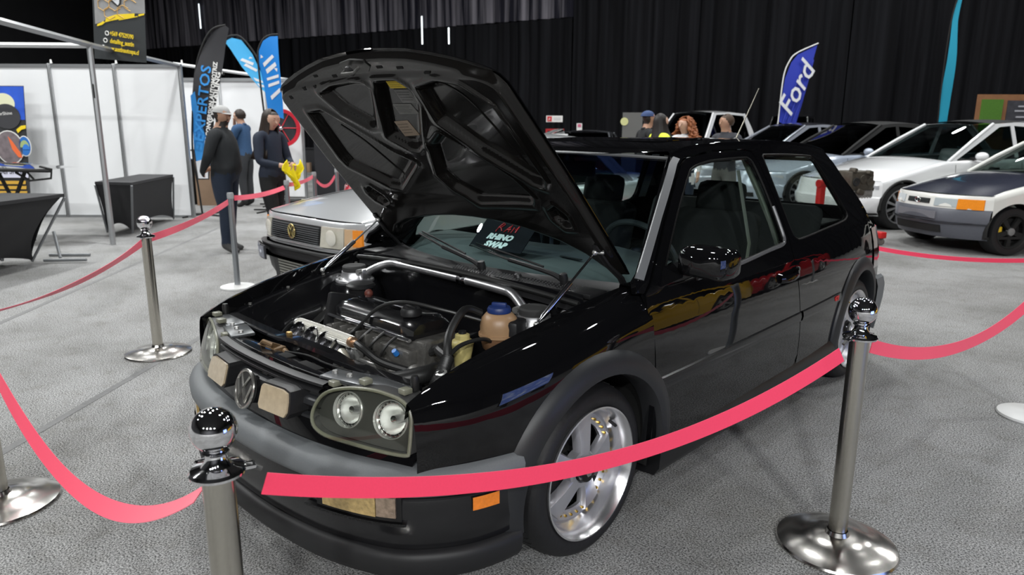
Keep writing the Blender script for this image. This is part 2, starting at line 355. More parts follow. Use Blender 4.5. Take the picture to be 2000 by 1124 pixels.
def rear_edge():
    return [(3.40, 1.315), (3.47, 1.24), (3.55, 1.08), (3.62, .93), (3.70, .86), (3.75, .74), (3.77, .60), (3.76, .50)]
def arch_pts(a, r, w0, n=18, rev=False):
    t0 = math.asin((w0-.315)/r); P = [(a-r*math.cos(t0+(PI-2*t0)*i/n), .315+r*math.sin(t0+(PI-2*t0)*i/n)) for i in range(n+1)]
    return P[::-1] if rev else P
quarter_out = [(2.432, .30), (2.432, .36), (2.422, .45), (2.392, .58), (2.358, .75), (2.344, .87), (2.36, .95), (2.368, 1.1), (2.36, 1.27), (2.337, 1.332), (2.27, 1.341), (1.93, 1.340), (1.69, 1.320), (1.615, 1.288), (1.49, 1.197), (1.35, 1.083), (1.15, .907), (1.10, .875),
    (1.06, .885), (1.075, .925), (1.115, .945), (1.33, 1.125), (1.48, 1.245), (1.57, 1.315), (1.66, 1.345), (1.80, 1.362), (2.1, 1.372), (2.6, 1.372), (3.1, 1.357), (3.33, 1.335)]+rear_edge()+[(3.70, .48)]+[p for p in arch_pts(RA, .345, .42, rev=True)]+[(2.965, .30)]
for sg in (1, -1):
    mi = sg < 0
    d = panel('door', door_out, side, BLACKP, CAR, holes=[doorwin], step=.045, thick=.02, flip=False, mir=mi)
    q = panel('quarter_panel', quarter_out, side, BLACKP, CAR, holes=[qwin], step=.045, thick=.02, mir=mi)
    panel('door_glass', [(u, w) for u, w in doorwin], sideo(-.016), GLASSS, d, step=.08, thick=.003, mir=mi)
    panel('quarter_glass', qwin, sideo(-.012), GLASSS, q, step=.08, thick=.003, mir=mi)
    def frame_tube(P, r, off, nm, m, par):
        t = MB().tube([side(p.x, p.y)+Vector((off, 0, 0)) for p in spl([(a, b, 0) for a, b in P], 4, True)], r, 6, closed=True)
        if mi: t.mirror()
        t.build(nm, m, par)
    frame_tube(doorwin, .006, -.004, 'window_seal', mat('seal_black', (.004, .004, .004), .5, spec=.1), d)
    frame_tube(qwin, .006, -.004, 'window_seal', mat('seal_black'), q)
    # bright waist strip
    t = MB().tube([side(p.x, p.y)+Vector((.004, 0, 0)) for p in spl([(1.45, .878, 0), (1.78, .886, 0), (2.1, .906, 0), (2.25, .914, 0), (2.285, .928, 0), (2.299, .96, 0), (2.307, 1.08, 0)], 5)], .008, 6)
    (t.mirror() if mi else t).build('waist_trim', mat('satin_trim', (.14, .14, .145), .3, .4), d)
    # rub strip along the side
    for nm, u0, u1, par in (('door_moulding', 1.15, 2.385, d), ('quarter_moulding', 2.41, 2.94, q)):
        P = []
        for i in range(25):
            u = u0+(u1-u0)*i/24; wm = .545+.02*(u-1.15)/1.8; v = Sv(u, wm); P.append([Vector((v-.004, u, wm+.026)), Vector((v+.007, u, wm+.02)), Vector((v+.011, u, wm)), Vector((v+.007, u, wm-.022)), Vector((v-.004, u, wm-.028))])
        t = MB().grid(P); (t.mirror() if mi else t).build(nm, mat('gloss_moulding', (.006, .006, .007), .16), par)
    # red badge letters on the strip end, just ahead of the rear wheel
    if not mi:
        wm = .566; text('badge_lettering', 'GTI', .034, mat('red_badge', (.5, .02, .02), .3), basis((Sv(2.86, wm)+.012, 2.86, wm), (-.02, 1, .01), (0, 0, 1)), q, ext=.002, shear=.2, bold=.001)
    # door handle
    t = MB(); v = Sv(2.24, .775)
    P = []
    for i in range(13):
        f = i/12; u = 2.15+.19*f; o = .006+.030*math.sin(PI*min(max((f-.0)/1., 0), 1))**.6; wm = .772+.012*f; P.append([Vector((Sv(u, wm)+o, u, wm+.018)), Vector((Sv(u, wm)+o+.006, u, wm+.008)), Vector((Sv(u, wm)+o+.006, u, wm-.010)), Vector((Sv(u, wm)+o, u, wm-.018)), Vector((Sv(u, wm)+o-.016, u, wm-.010)), Vector((Sv(u, wm)+o-.016, u, wm+.008)), Vector((Sv(u, wm)+o, u, wm+.018))])
    t.grid(P); t.tube([(Sv(2.345, .79)-.004, 2.345, .79), (Sv(2.345, .79)+.014, 2.345, .79)], .016, 12)
    (t.mirror() if mi else t).build('door_handle', BLACKP, d)
    # sill skirt
    P = []
    for i in range(31):
        u = 1.20+(2.97-1.20)*i/30; P.append([Vector((.818, u, .335)), Vector((.835, u, .305)), Vector((.842, u, .27)), Vector((.838, u, .20)), Vector((.815, u, .165)), Vector((.70, u, .16))])
    t = MB().grid(P); t.add([P[0][k] for k in range(6)], [tuple(range(6))]).add([P[-1][k] for k in range(6)], [tuple(range(6))])
    (t.mirror() if mi else t).build('sill_skirt', mat('skirt_black', (.009, .009, .01), .4), CAR)
    # arch flares: front and rear
    for a, r, t0, t1, nm in ((FA-.01, .352, -.05, PI+.22, 'front_arch_flare'), (RA, .345, -.05, PI+.25, 'rear_arch_flare')):
        P = []
        for i in range(41):
            th = t0+(t1-t0)*i/40; row = []
            for rr, off in ((r-.012, -.06), (r-.014, .0), (r-.008, .022), (r+.012, .027), (r+.035, .022), (r+.062, .010), (r+.070, -.004)):
                u = a+rr*math.cos(th); w = .315+rr*math.sin(th); w = max(w, .19)
                row.append(Vector((Sv(min(max(u, .40), 3.76), w)+off, u, w)))
            P.append(row)
        t = MB().grid(P); (t.mirror() if mi else t).build(nm, TRIMPL, CAR)
        # wheel well
        P = []
        for i in range(25):
            th = -.3+(PI+.6)*i/24; u = a+(r+.004)*math.cos(th); w = max(.315+(r+.004)*math.sin(th), .15)
            P.append([Vector((.80, u, w)), Vector((.60, u, w)), Vector((.52, u, w))])
        t = MB().grid(P); (t.mirror() if mi else t).build('wheel_well', MATTEB, CAR)
# ---- front wings
HFH = pch([.15, .2, .3, .4, .6, .8, 1.0, 1.17, 1.3], [.672, .70, .742, .77, .812, .845, .872, .888, .90])
VH = pch([.15, .2, .3, .4, .6, .9, 1.17, 1.3], [.652, .655, .660, .665, .678, .692, .70, .70])
def wing_pt(u, t, lowb):
    """t 0..1 up the side, 1..2 over the rounded top to the hood gap, 2..2.3 down the drip flange"""
    wh = HFH(u); ws = wh-.135
    if t <= 1:
        w = lowb+(ws-lowb)*t; return Vector((Sv(u, w), u, w))
    if t <= 2:
        a = (t-1)*PI/2; v0 = Sv(u, ws); v1 = VH(u)
        return Vector((v1+(v0-v1)*math.cos(a)**.75, u, ws+(wh-ws)*math.sin(a)**1.15))
    f = (t-2)/.3
    return Vector((VH(u)-.012*f, u, wh-.05*f))
for sg in (1, -1):
    P = []; us = [.188+.006*i for i in range(4)]
    u = .212
    while u < 1.122: us.append(u); u += .0125 if (.46 < u < .54 or 1.1 < u) else .02
    us.append(1.122)
    for u in us:
        lo = arch_low(u, .492 if u < .6 else .30)
        P.append([wing_pt(u, min(2.3, k*.1), lo) for k in range(24)])
    t = MB().grid(P); (t.mirror() if sg < 0 else t).build('front_wing', BLACKP, CAR, 50)
    # scuttle end of the wing up to the screen pillar
    t = MB(); P = []
    for i in range(6):
        u = 1.10+.09*i/5; P.append([Vector((Sv(u, .80), u, .80)), Vector((.79, u, .868)), Vector((.76, u, .893)), Vector((.70, u, .893)), Vector((.69, u, .84))])
    t.grid(P); (t.mirror() if sg < 0 else t).build('wing_rear_corner', BLACKP, CAR, 50)
# ---- roof, pillars, glass
def roof_edge(u): return Sv(u, 1.362 if 1.75 < u < 2.9 else (1.362 if u < 1.75 else 1.362-.028*(u-2.9)/.5))
P = []
ZR = pch([1.50, 1.62, 1.80, 2.1, 2.6, 3.1, 3.38, 3.50], [1.318, 1.345, 1.365, 1.375, 1.376, 1.358, 1.330, 1.300]); VR = pch([1.50, 1.62, 1.8, 2.1, 2.6, 3.1, 3.38, 3.5], [.572, .568, .56, .54, .525, .50, .485, .48])
for i in range(41):
    f = i/40; row = []
    for j in range(33):
        s = -1+2*j/32
        u = (1.47+.13*abs(s)**2)*(1-f)+3.46*f; z = ZR(u+.0)+.012*(1-s*s); row.append(Vector((s*VR(u), u, z)))
    P.append(row)
roof = MB().grid(P).build('roof_panel', BLACKP, CAR, 60)
# rail between roof skin and side frame
for sg in (1, -1):
    Q = []
    for i in range(41):
        u = 1.585+(3.42-1.585)*i/40; z1 = ZR(u); v1 = VR(u); w0 = z1-.015; v0 = Sv(u, w0)
        Q.append([Vector((v1+(v0-v1)*math.sin(a*PI/12), u, w0-.004+(z1-w0+.004)*math.cos(a*PI/12))) for a in range(0, 7)])
    t = MB().grid(Q); (t.mirror() if sg < 0 else t).build('roof_rail', BLACKP, CAR, 60)
sun = MB(); 
for _ in (0,):
    P = [(-.36, 1.80), (.36, 1.80), (.38, 1.84), (.38, 2.20), (.36, 2.24), (-.36, 2.24), (-.38, 2.20), (-.38, 1.84)]
    sun.prism([(x, y, ZR(y)+.012*(1-(x/.545)**2)-.004) for x, y in P], [(x, y, ZR(y)+.012*(1-(x/.545)**2)+.006) for x, y in P])
sun.build('sunroof_panel', BLACKP, roof)
# screen pillars: bright moulding beside the windscreen and black outer pillar
WSB = lambda s: Vector((s*.700, 1.03+.20*s*s, .872+.012*(1-s*s)))     # windscreen lower edge, s -1..1
WST = lambda s: Vector((s*.562, 1.485+.115*s*s, 1.326-.016*s*s))       # upper edge
def wscr(s, t):
    p = WSB(s).lerp(WST(s), t); n = Vector((0, -.68, .73)); return p+n*.018*math.sin(PI*t)
ws = MB().grid([[wscr(-1+2*i/32, j/16) for j in range(17)] for i in range(33)]).build('windscreen', GLASSW, CAR, 80)
for sg in (1, -1):
    t = MB(); P = []
    for j in range(21):
        f = j/20; a = wscr(1, f); u, w = (1.09+(1.60-1.09)*f, .905+(1.325-.905)*f); b = Vector((Sv(u, w)-.004, u+.0, w+.012))
        n = Vector((.25, -.55, .6)).normalized()
        P.append([a-n*.012, a+n*.012, a.lerp(b, .36)+n*.020, a.lerp(b, .40)+n*.012, a.lerp(b, .7)+n*.022, b, b-n*.02])
    t.grid(P); (t.mirror() if sg < 0 else t).build('screen_pillar', BLACKP, CAR, 40)
    panel('pillar_moulding', [(1.078, .932), (1.118, .917), (1.35, 1.102), (1.515, 1.227), (1.60, 1.292), (1.64, 1.312), (1.60, 1.322), (1.545, 1.298), (1.47, 1.240), (1.32, 1.122), (1.10, .948)], sideo(.004), mat('satin_pillar_trim', (.20, .205, .21), .38, .35), CAR, step=.05, thick=.006, mir=sg < 0)
t = MB().tube([WST(-1+2*i/30)+Vector((0, -.002, .004)) for i in range(31)], .007, 6).build('screen_top_moulding', mat('satin_pillar_trim'), CAR)
# ---- tailgate with glass
def tail(s, t):  # t 0 roof .. 1 bumper
    u = pch([0, .12, .35, .5, .62, .8, 1], [3.44, 3.50, 3.63, 3.72, 3.76, 3.78, 3.77])(t); w = 1.325-(1.325-.48)*t; vv = pch([0, .5, 1], [.48, .70, .74])(t)
    return Vector((s*vv, u-.06*s*s+.06, w))
panel('tailgate', [(-1, 0), (1, 0), (1, 1), (-1, 1)], tail, BLACKP, CAR, holes=[[(-.86, .08), (.86, .08), (.82, .42), (-.82, .42)]], step=.06, thick=.02)
MB().grid([[tail(-.88+1.76*i/16, .07+.36*j/8)-Vector((0, .012, 0)) for j in range(9)] for i in range(17)]).build('rear_glass', GLASSS, CAR, 80)
for sg in (1, -1):
    t = MB(); P = [[Vector((Sv(3.60+.05*i, w)+.006 if i < 4 else Sv(3.75, w)-.02, 3.60+.05*i, w)) for w in (.62, .70, .78, .86)] for i in range(5)]
    t.grid(P); (t.mirror() if sg < 0 else t).build('tail_lamp', mat('smoked_red_lens', (.06, .004, .006), .1, coat=1), CAR)
P = []
for i in range(33):
    s = -1+2*i/32; v = .80*s; u = 3.95-.17*abs(s)**3.2; row = []
    for o, w in ((-.12, .55), (0, .55), (.035, .52), (.03, .42), (0, .30), (-.06, .22)): row.append(Vector((v*(1 if o > -.1 else .98), u+o, w)))
    P.append(row)
rb = MB().grid(P)
for sg in (1, -1): rb.grid([[Vector((sg*(.785+o), u, w)) for o, w in ((0, .56), (.018, .545), (.03, .50), (.028, .42), (.012, .30), (-.02, .22))] for u in (3.66, 3.70, 3.75, 3.79)])
rb.build('rear_bumper', GREYPL, CAR)
# ---- nose: bumper
BP = [(0, .0), (.2, .008), (.4, .037), (.55, .085), (.66, .145), (.735, .225), (.785, .31), (.812, .40), (.822, .478)]
BPTS = spl([(-v, u, 0) for v, u in BP[:0:-1]]+[(v, u, 0) for v, u in BP], 5)
def sweep(prof, pts=BPTS, f=None):
    P = []
    for i, p in enumerate(pts):
        d = pts[min(i+1, len(pts)-1)]-pts[max(i-1, 0)]; n = Vector((d.y, -d.x, 0)).normalized()
        P.append([Vector((p.x, p.y, w))+n*o for o, w in prof])
    return P
gb = MB().grid(sweep([(-.10, .508), (-.05, .514), (-.02, .510), (.0, .497), (.008, .480), (.006, .455), (-.004, .436), (-.02, .424), (-.05, .420)])).build('bumper_top', GREYPL, CAR, 50)
low = MB().grid(sweep([(-.05, .424), (-.022, .420), (-.016, .40), (-.014, .32), (-.018, .27), (-.03, .255)])).build('bumper_lower', mat('satin_black_bumper', (.007, .007, .008), .22, coat=.3), CAR, 50)
MB().grid(sweep([(-.06, .262), (-.016, .260), (-.004, .252), (.0, .235), (-.006, .195), (-.02, .172), (-.05, .165)])).build('front_lip', mat('lip_plastic', (.012, .012, .013), .55), CAR, 50)
def on_bumper(k, o, w):   # k index along sweep path (float)
    i = min(int(k), len(BPTS)-2); p = BPTS[i].lerp(BPTS[i+1], k-i); d = BPTS[i+1]-BPTS[i]; n = Vector((d.y, -d.x, 0)).normalized(); return Vector((p.x, p.y, w))+n*o
def at_v(v):
    for i in range(len(BPTS)-1):
        if BPTS[i].x <= v <= BPTS[i+1].x: return i+(v-BPTS[i].x)/(BPTS[i+1].x-BPTS[i].x)
    return 0
AMBERCL = mat('smoky_amber_lens', (.42, .30, .12), .12, coat=.6, noise=.5, nscale=70, bump=.4); AMBER = mat('amber_lens', (.85, .22, .02), .2, coat=.6, noise=.3, nscale=90)
for sg in (1, -1):
    def strip(v0, v1, w0, w1, o, w0b=None, w1b=None, n=10):
        return MB().prism(*[[on_bumper(at_v(sg*(v0+(v1-v0)*i/n)), oo, w0+((w0b if w0b is not None else w0)-w0)*i/n) for i in range(n+1)]+[on_bumper(at_v(sg*(v0+(v1-v0)*i/n)), oo, w1+((w1b if w1b is not None else w1)-w1)*i/n) for i in range(n, -1, -1)] for oo in (o, -.03)])
    strip(.40, .665, .352, .432, -.012).build('lamp_recess', MATTEB, low)
    strip(.43, .60, .366, .428, -.004).build('fog_indicator_lens', AMBERCL, low)
    strip(.602, .652, .368, .428, -.005).build('clear_corner_lens', mat('smoky_clear_lens', (.25, .19, .14), .12, noise=.6, nscale=60, bump=.6), low)
    strip(.36, .675, .345, .354, .0).build('recess_sill', BLACKP, low)
    t = MB(); P = []
    for w in (.372, .412):
        P.append([on_bumper(len(BPTS)-1-5.2-4.6*i/6 if sg > 0 else 5.2+4.6*i/6, -.010, w) for i in range(7)])
    t.grid(P); t.build('side_marker_lamp', AMBER, low)
# ---- grille and lamps
def ufr(v, w): return .085+.125*(abs(v)/.664)**2.4+.30*(w-.60)
def front(o=0.): return lambda v, w: Vector((v, ufr(v, w)+o, w))
gp = panel('grille_panel', [(-.66, .50), (-.4, .495), (0, .49), (.4, .495), (.66, .50), (.672, .545), (.60, .548), (.40, .552), (.345, .565), (.322, .60), (.345, .655), (.33, .690), (0, .695), (-.33, .690), (-.345, .655), (-.322, .60), (-.345, .565), (-.40, .552), (-.60, .548), (-.672, .545)], front(.02), BLACKP, CAR, step=.04, thick=.01, flip=True)
def vbar(v0, v1, w0, w1, o, th, name, m, par, n=16):
    A = [(v0+(v1-v0)*i/n) for i in range(n+1)]
    t = MB(); P = []
    for v in A: P.append([Vector((v, ufr(v, w)+oo, w)) for oo, w in ((o+th, w0), (o+th*.3, w0), (o, w0+(w1-w0)*.25), (o, w0+(w1-w0)*.75), (o+th*.3, w1), (o+th, w1), (o+th, w0))])
    return t.grid(P).build(name, m, par)
vbar(-.335, .335, .612, .640, -.012, .03, 'grille_slat', TRIMPL, CAR); vbar(-.33, .33, .655, .668, -.012, .03, 'grille_slat', BLACKPL, CAR)
vbar(-.335, .335, .575, .590, -.006, .024, 'grille_slat', TRIMPL, CAR)
vbar(-.345, .345, .676, .690, -.016, .045, 'grille_top_edge', BLACKPL, CAR)
FOGL = mat('old_fog_lens', (.46, .37, .25), .2, coat=1., noise=.25, nscale=50)
for sg in (1, -1):
    def fpt(v, w, o): return Vector((v, ufr(v, w)+o, w))
    out = [(.113, .590), (.113, .650), (.120, .660), (.235, .664), (.262, .657), (.272, .630), (.276, .595), (.268, .580), (.124, .578)]
    out = [(sg*v, w) for v, w in out]
    fo = MB().prism([fpt(v, w, -.055) for v, w in out], [fpt(v, w, .02) for v, w in out]).build('fog_lamp', BLACKPL, CAR, 25)
    c = (sg*.195, .62); inn = [(c[0]+(v-c[0])*.90, c[1]+(w-c[1])*.88) for v, w in out]
    MB().prism([fpt(v, w, -.061) for v, w in inn], [fpt(v, w, -.05) for v, w in inn]).build('fog_lens', FOGL, fo, 25)
# round emblem
ec = Vector((0, ufr(0, .605)-.045, .605)); en = Vector((0, -.958, .287)); ex, ey = Vector((1, 0, 0)), Vector((0, .287, .958))
EMB = mat('aged_chrome', (.5, .49, .46), .25, .9)
e = MB().lathe([(0, 0), (.056, 0), (.056, .01), (.0, .012)], ec-en*.012, en, 32).build('emblem', mat('emblem_back', (.035, .035, .035), .4), CAR)
MB().tube([ec+ex*.056*math.cos(a*PI/18)+ey*.060*math.sin(a*PI/18) for a in range(36)], .0055, 8, closed=True).build('emblem_ring', EMB, e)
for P in ([(-.026, .046), (0, .008), (.026, .046)], [(-.047, .022), (-.022, -.038), (0, .0), (.022, -.038), (.047, .022)]): MB().tube([ec+en*.004+ex*x+ey*y for x, y in P], .005, 4).build('emblem_letter', EMB, e)
MB().lathe([(0, 0), (.045, 0), (.045, .05), (0, .05)], ec-en*.062, en, 16).build('emblem_mount', BLACKPL, e)
# headlamps
lamp_out = [(.322, .597), (.330, .632), (.350, .661), (.388, .683), (.453, .701), (.528, .707), (.589, .700), (.617, .692), (.640, .677), (.655, .650), (.661, .620), (.668, .56), (.664, .547), (.623, .545), (.567, .546), (.475, .549), (.407, .550), (.366, .556), (.336, .570)]
HOUSD = mat('smoked_lamp_housing', (.06, .06, .06), .35); SEALM = mat('clouded_lens_edge', (.20, .20, .155), .3, noise=.2, nscale=80); REFL = mat('lamp_reflector', (.92, .92, .95), .28, .7)
for sg in (1, -1):
    mi = sg < 0; A = [(v, w) for v, w in lamp_out]
    def lp(v, w, o): return Vector((sg*v, ufr(v, w)+o, w))
    cx, cz = .50, .62
    sm = [(p.x, p.y) for p in spl([(v, w, 0) for v, w in A], 3, True)]
    hl = MB().grid([[lp(cx+(v-cx)*k, cz+(w-cz)*k, o) for k, o in ((.985, -.012), (.98, .03), (.95, .07), (.5, .085), (.0, .085))] for v, w in sm], closed_u=True).build('headlamp', HOUSD, CAR, 40)
    RFL = ((.437, .628, .051), (.580, .627, .0535))
    panel('lamp_bezel', [(cx+(v-cx)*.965, cz+(w-cz)*.95) for v, w in sm], front(.010), HOUSD, hl, holes=[[(rv+rr*.98*math.cos(k*PI/14), rw+rr*.95*math.sin(k*PI/14)) for k in range(28)] for rv, rw, rr in RFL], step=.02, thick=.004, flip=True, mir=mi)
    panel('headlamp_lens', sm, lambda v, w: Vector((v, ufr(v, w)-.016-.012*(1-((v-cx)/.19)**2)*(1-((w-cz)/.1)**2), w)), LENS, hl, step=.03, thick=.003, flip=True, mir=mi)
    MB().tube([lp(cx+(v-cx)*.985, cz+(w-cz)*.97, -.015) for v, w in sm], .0055, 8, closed=True).build('lens_edge', SEALM, hl)
    for rv, rw, rr in RFL:
        c = lp(rv, rw, .008); ax = Vector((sg*.452*(rv/.664)**1.4, -1, .30)).normalized()
        cup = MB().lathe([(rr, .012), (rr*.97, -.005), (rr*.86, -.03), (rr*.62, -.052), (rr*.3, -.062), (.0, -.064)], c, ax, 32).build('reflector', REFL, hl)
        MB().lathe([(rr*1.05, -.004), (rr*1.045, .005), (rr*1.0, .007), (rr*.97, -.002)], c, ax, 32).build('reflector_ring', mat('frosted_ring', (.55, .55, .57), .25, .4), cup)
        x, y, _ = frame_of(ax)
        fl_ = MB()
        for k in range(22):
            a = 2*PI*k/22; q = c+(x*math.cos(a)+y*math.sin(a))*rr*.90+ax*-.008; fl_.box(q, (.012, .0055, .016), basis((0, 0, 0), x*math.cos(a)+y*math.sin(a), ax).to_3x3(), .001)
        fl_.build('flute_ring', POLISH, cup)
        MB().lathe([(0, .02), (.010, .018), (.012, .0), (.012, -.03)], c-ax*.028, ax, 14).build('bulb_shield', POLISH, cup)
    # lamp clips along the top edge
    for v, w in ((.36, .685), (.47, .71), (.60, .704)): MB().box(lp(v, w+.004, .012), (.03, .03, .016), None, .003).build('lamp_clip', SEALM, hl)
# ---- hood: hinged at its rear corners and raised
HA = math.radians(47.4); HN = Vector((0, math.sin(HA), math.cos(HA))); HD = Vector((0, -math.cos(HA), math.sin(HA))); H0 = Vector((0, 1.155, .885))
def hbulge(v, L): return .06*max(0, 1-(v/.68)**2)*min(1, .35+L/.5)
def hood_pt(v, L, o=0.): return H0+Vector((v, 0, 0))+HD*L+HN*(hbulge(v, L)+o-.015*max(0, (L-.86)/.15)**2)
h_half = [(0, 1.012), (.12, 1.009), (.25, 1.0), (.36, .981), (.46, .960), (.55, .937), (.598, .921), (.628, .902), (.645, .872), (.652, .82), (.664, .70), (.678, .55), (.686, .40), (.692, .2), (.694, .06), (.690, .012), (.67, .006), (.60, .055), (.55, .10), (.45, .139), (.29, .168), (.13, .182), (0, .185)]
hood_out = [(v, L) for v, L in h_half]+[(-v, L) for v, L in h_half[-2:0:-1]]
hood = panel('hood', hood_out, lambda v, L: hood_pt(v, L, .034), BLACKP, CAR, step=.045, thick=.003, flip=False)
POCK = [([(-.357, .872), (-.28, .892), (-.15, .897), (-.085, .888), (-.065, .86), (-.192, .692), (-.229, .69), (-.321, .775)], .026, .022),
        ([(.005, .893), (.115, .890), (.155, .852), (.145, .79), (.0, .605), (-.045, .575), (-.09, .583), (-.165, .64)], .026, .022),
        ([(-.515, .796), (-.44, .795), (-.35, .700), (-.215, .555), (-.125, .50), (-.335, .36), (-.396, .375), (-.543, .507), (-.549, .55)], .024, .025),
        ([(.215, .86), (.34, .885), (.44, .872), (.535, .80), (.572, .50), (.55, .462), (.50, .468), (.317, .588), (.195, .715)], .026, .022),
        ([(.15, .66), (.229, .595), (.398, .468), (.445, .385), (.42, .345), (.097, .30), (.0, .37), (-.03, .44), (.05, .60)], .024, .025),
        ([(-.565, .335), (-.555, .365), (-.53, .37), (-.49, .31), (-.485, .28), (-.52, .27), (-.55, .295)], .022, .010), ([(.50, .33), (.545, .36), (.575, .33), (.57, .27), (.53, .26), (.50, .29)], .022, .010)]
def sdf(p, poly):
    d = 1e9; n = len(poly)
    for i in range(n):
        ax, ay = poly[i]; bx, by = poly[(i+1) % n]; ex_, ey_ = bx-ax, by-ay; t = max(0, min(1, ((p[0]-ax)*ex_+(p[1]-ay)*ey_)/(ex_*ex_+ey_*ey_))); d = min(d, (p[0]-ax-ex_*t)**2+(p[1]-ay-ey_*t)**2)
    d = math.sqrt(d); return -d if inside(p, poly) else d
def sstep(a, b, x):
    t = max(0., min(1., (x-a)/(b-a))); return t*t*(3-2*t)
def hood_inner(v, L):
    """pressed inner frame: proud braces, pockets sunk back towards the outer skin"""
    o = .0
    for poly, dep, sl in POCK:
        if min(p[0] for p in poly)-.05 < v < max(p[0] for p in poly)+.05 and min(p[1] for p in poly)-.05 < L < max(p[1] for p in poly)+.05:
            s = sdf((v, L), poly); o += dep*(1-sstep(-sl, .006, s)); o -= .006*math.exp(-((s-.016)/.010)**2)
    s = sdf((v, L), hood_out); o += .030*sstep(-.035, -.004, s)
    if L > .905: o += .010*sstep(.905, .925, L)
    return o
xs = [-.70+1.40*i/150 for i in range(151)]
inn = [(v, L) for v, L in [(v*.992, .5+(L-.5)*.992) for v, L in hood_out]]
def edgeL(v, top):
    c = []
    n = len(inn)
    for i in range(n):
        a, b = inn[i], inn[(i+1) % n]
        if (a[0]-v)*(b[0]-v) <= 0 and a[0] != b[0]: c.append(a[1]+(b[1]-a[1])*(v-a[0])/(b[0]-a[0]))
    return (max(c) if top else min(c)) if c else None
P = []
vm = max(p[0] for p in inn)-.0005
for i in range(151):
    s = -1+2*i/150; v = vm*math.sin(s*PI/2*.98)/math.sin(PI/2*.98)*.5+vm*s*.5
    a, b = edgeL(v, False), edgeL(v, True); P.append([hood_pt(v, a+(b-a)*j/130, hood_inner(v, a+(b-a)*j/130)) for j in range(131)])
hin = MB().grid(P).build('hood_inner_frame', UNDERP, hood, 60)
def on_hood(name, poly, m, o0, o1, par=hin, **k): return MB().prism([hood_pt(v, L, hood_inner(sum(p[0] for p in poly)/len(poly), sum(p[1] for p in poly)/len(poly))+o0) for v, L in poly], [hood_pt(v, L, hood_inner(sum(p[0] for p in poly)/len(poly), sum(p[1] for p in poly)/len(poly))+o1) for v, L in poly]).build(name, m, par, 20, **k)
for q, cl, nm, lab in (([(.020, .884), (.110, .881), (.108, .842), (.016, .844)], (.75, .55, .02), 'yellow_sticker', 'yellow warning sticker'), ([(.027, .838), (.115, .836), (.117, .778), (.026, .778)], (.16, .16, .155), 'grey_sticker', 'grey printed sticker'), ([(-.037, .774), (.064, .772), (.072, .728), (-.038, .728)], (.17, .17, .16), 'grey_sticker', 'smaller grey printed sticker'), ([(-.104, .692), (-.024, .695), (-.015, .625), (-.103, .620)], (.27, .21, .155), 'tan_sticker', 'tan printed sticker')):
    st = on_hood(nm, q, mat(nm+'_'+lab[:7], cl, .5, noise=.25, nscale=130), -.0025, .0, label=lab)
    for k in range(4):
        f0 = .16+.19*k; l = [(q[0][0]+(q[3][0]-q[0][0])*f+(q[1][0]-q[0][0])*g, q[0][1]+(q[3][1]-q[0][1])*f+(q[1][1]-q[0][1])*g) for f, g in ((f0, .1), (f0, .88-.1*(k % 2)), (f0+.055, .88-.1*(k % 2)), (f0+.055, .1))]
        on_hood('print_line', l, mat('print_'+nm, tuple(c*.55 for c in cl), .6), -.0032, -.002, st)
HOLE = mat('hole_black', (.002, .002, .002), .9)
for v, L, a, b in ((.071, .948, .032, .010), (.177, .940, .034, .010), (.306, .917, .03, .011), (-.32, .945, .022, .011), (-.216, .931, .026, .012), (-.429, .905, .016, .016), (-.547, .878, .016, .015), (-.36, .905, .014, .014)):
    on_hood('slot', [(v-a*.5, L-b*.5), (v+a*.5, L-b*.5), (v+a*.6, L+b*.5), (v-a*.4, L+b*.5)], HOLE, -.0015, .002)
lt = on_hood('latch_plate', [(-.12, .985), (-.05, .995), (.02, .985), (.03, .955), (-.01, .93), (-.10, .93), (-.125, .955)], mat('latch_black', (.004, .004, .004), .3), -.004, .004)
MB().tube([hood_pt(-.085, .965, -.004), hood_pt(-.085, .965, -.032), hood_pt(-.015, .965, -.032), hood_pt(-.015, .965, -.004)], .006, 8).build('striker', ALUD, lt)
MB().lathe([(.004, 0), (.02, .004), (.02, .012), (.004, .016)], hood_pt(-.05, .965, -.03), HN, 14).build('spring_cup', BLACKPL, lt)
# crease lines pressed into the pockets
for P in ([(-.43, .70), (-.36, .60), (-.30, .46), (-.275, .40)], [(.30, .87), (.40, .80), (.47, .62), (.50, .53)]):
    MB().tube([hood_pt(v, L, hood_inner(v, L)) for v, L in [(p.x, p.y) for p in spl([(a, b, 0) for a, b in P], 6)]], .004, 6).build('pressed_crease', UNDERP, hin)
# hinges and gas struts
for sg in (1, -1):
    t = MB().tube([(sg*.665, 1.18, .87), (sg*.668, 1.15, .905), tuple(hood_pt(sg*.655, .10, -.004)), tuple(hood_pt(sg*.645, .20, -.004))], [.016, .017, .015, .012], 8, sq=.45); t.build('hood_hinge', BLACKPL, CAR)
    a, b = Vector((sg*.640, .729, .808)), Vector((sg*.637, 1.035, 1.007)) ; d = (b-a).normalized()
    st = MB().tube([a, a.lerp(b, .08), a.lerp(b, .10), a.lerp(b, .56), a.lerp(b, .57)], [.005, .005, .0095, .0095, .006], 12).build('gas_strut', mat('strut_metal', (.62, .62, .66), .15, 1.), CAR)
    MB().tube([a.lerp(b, .56), b], .0042, 10).build('strut_rod', CHROME, st)
    for p in (a, b): MB().ball(p, .011, 12).build('ball_joint', ALU, st)
    MB().tube([b, b+Vector((sg*.03, .012, .0))], .006, 8).build('strut_pin', ALU, st)
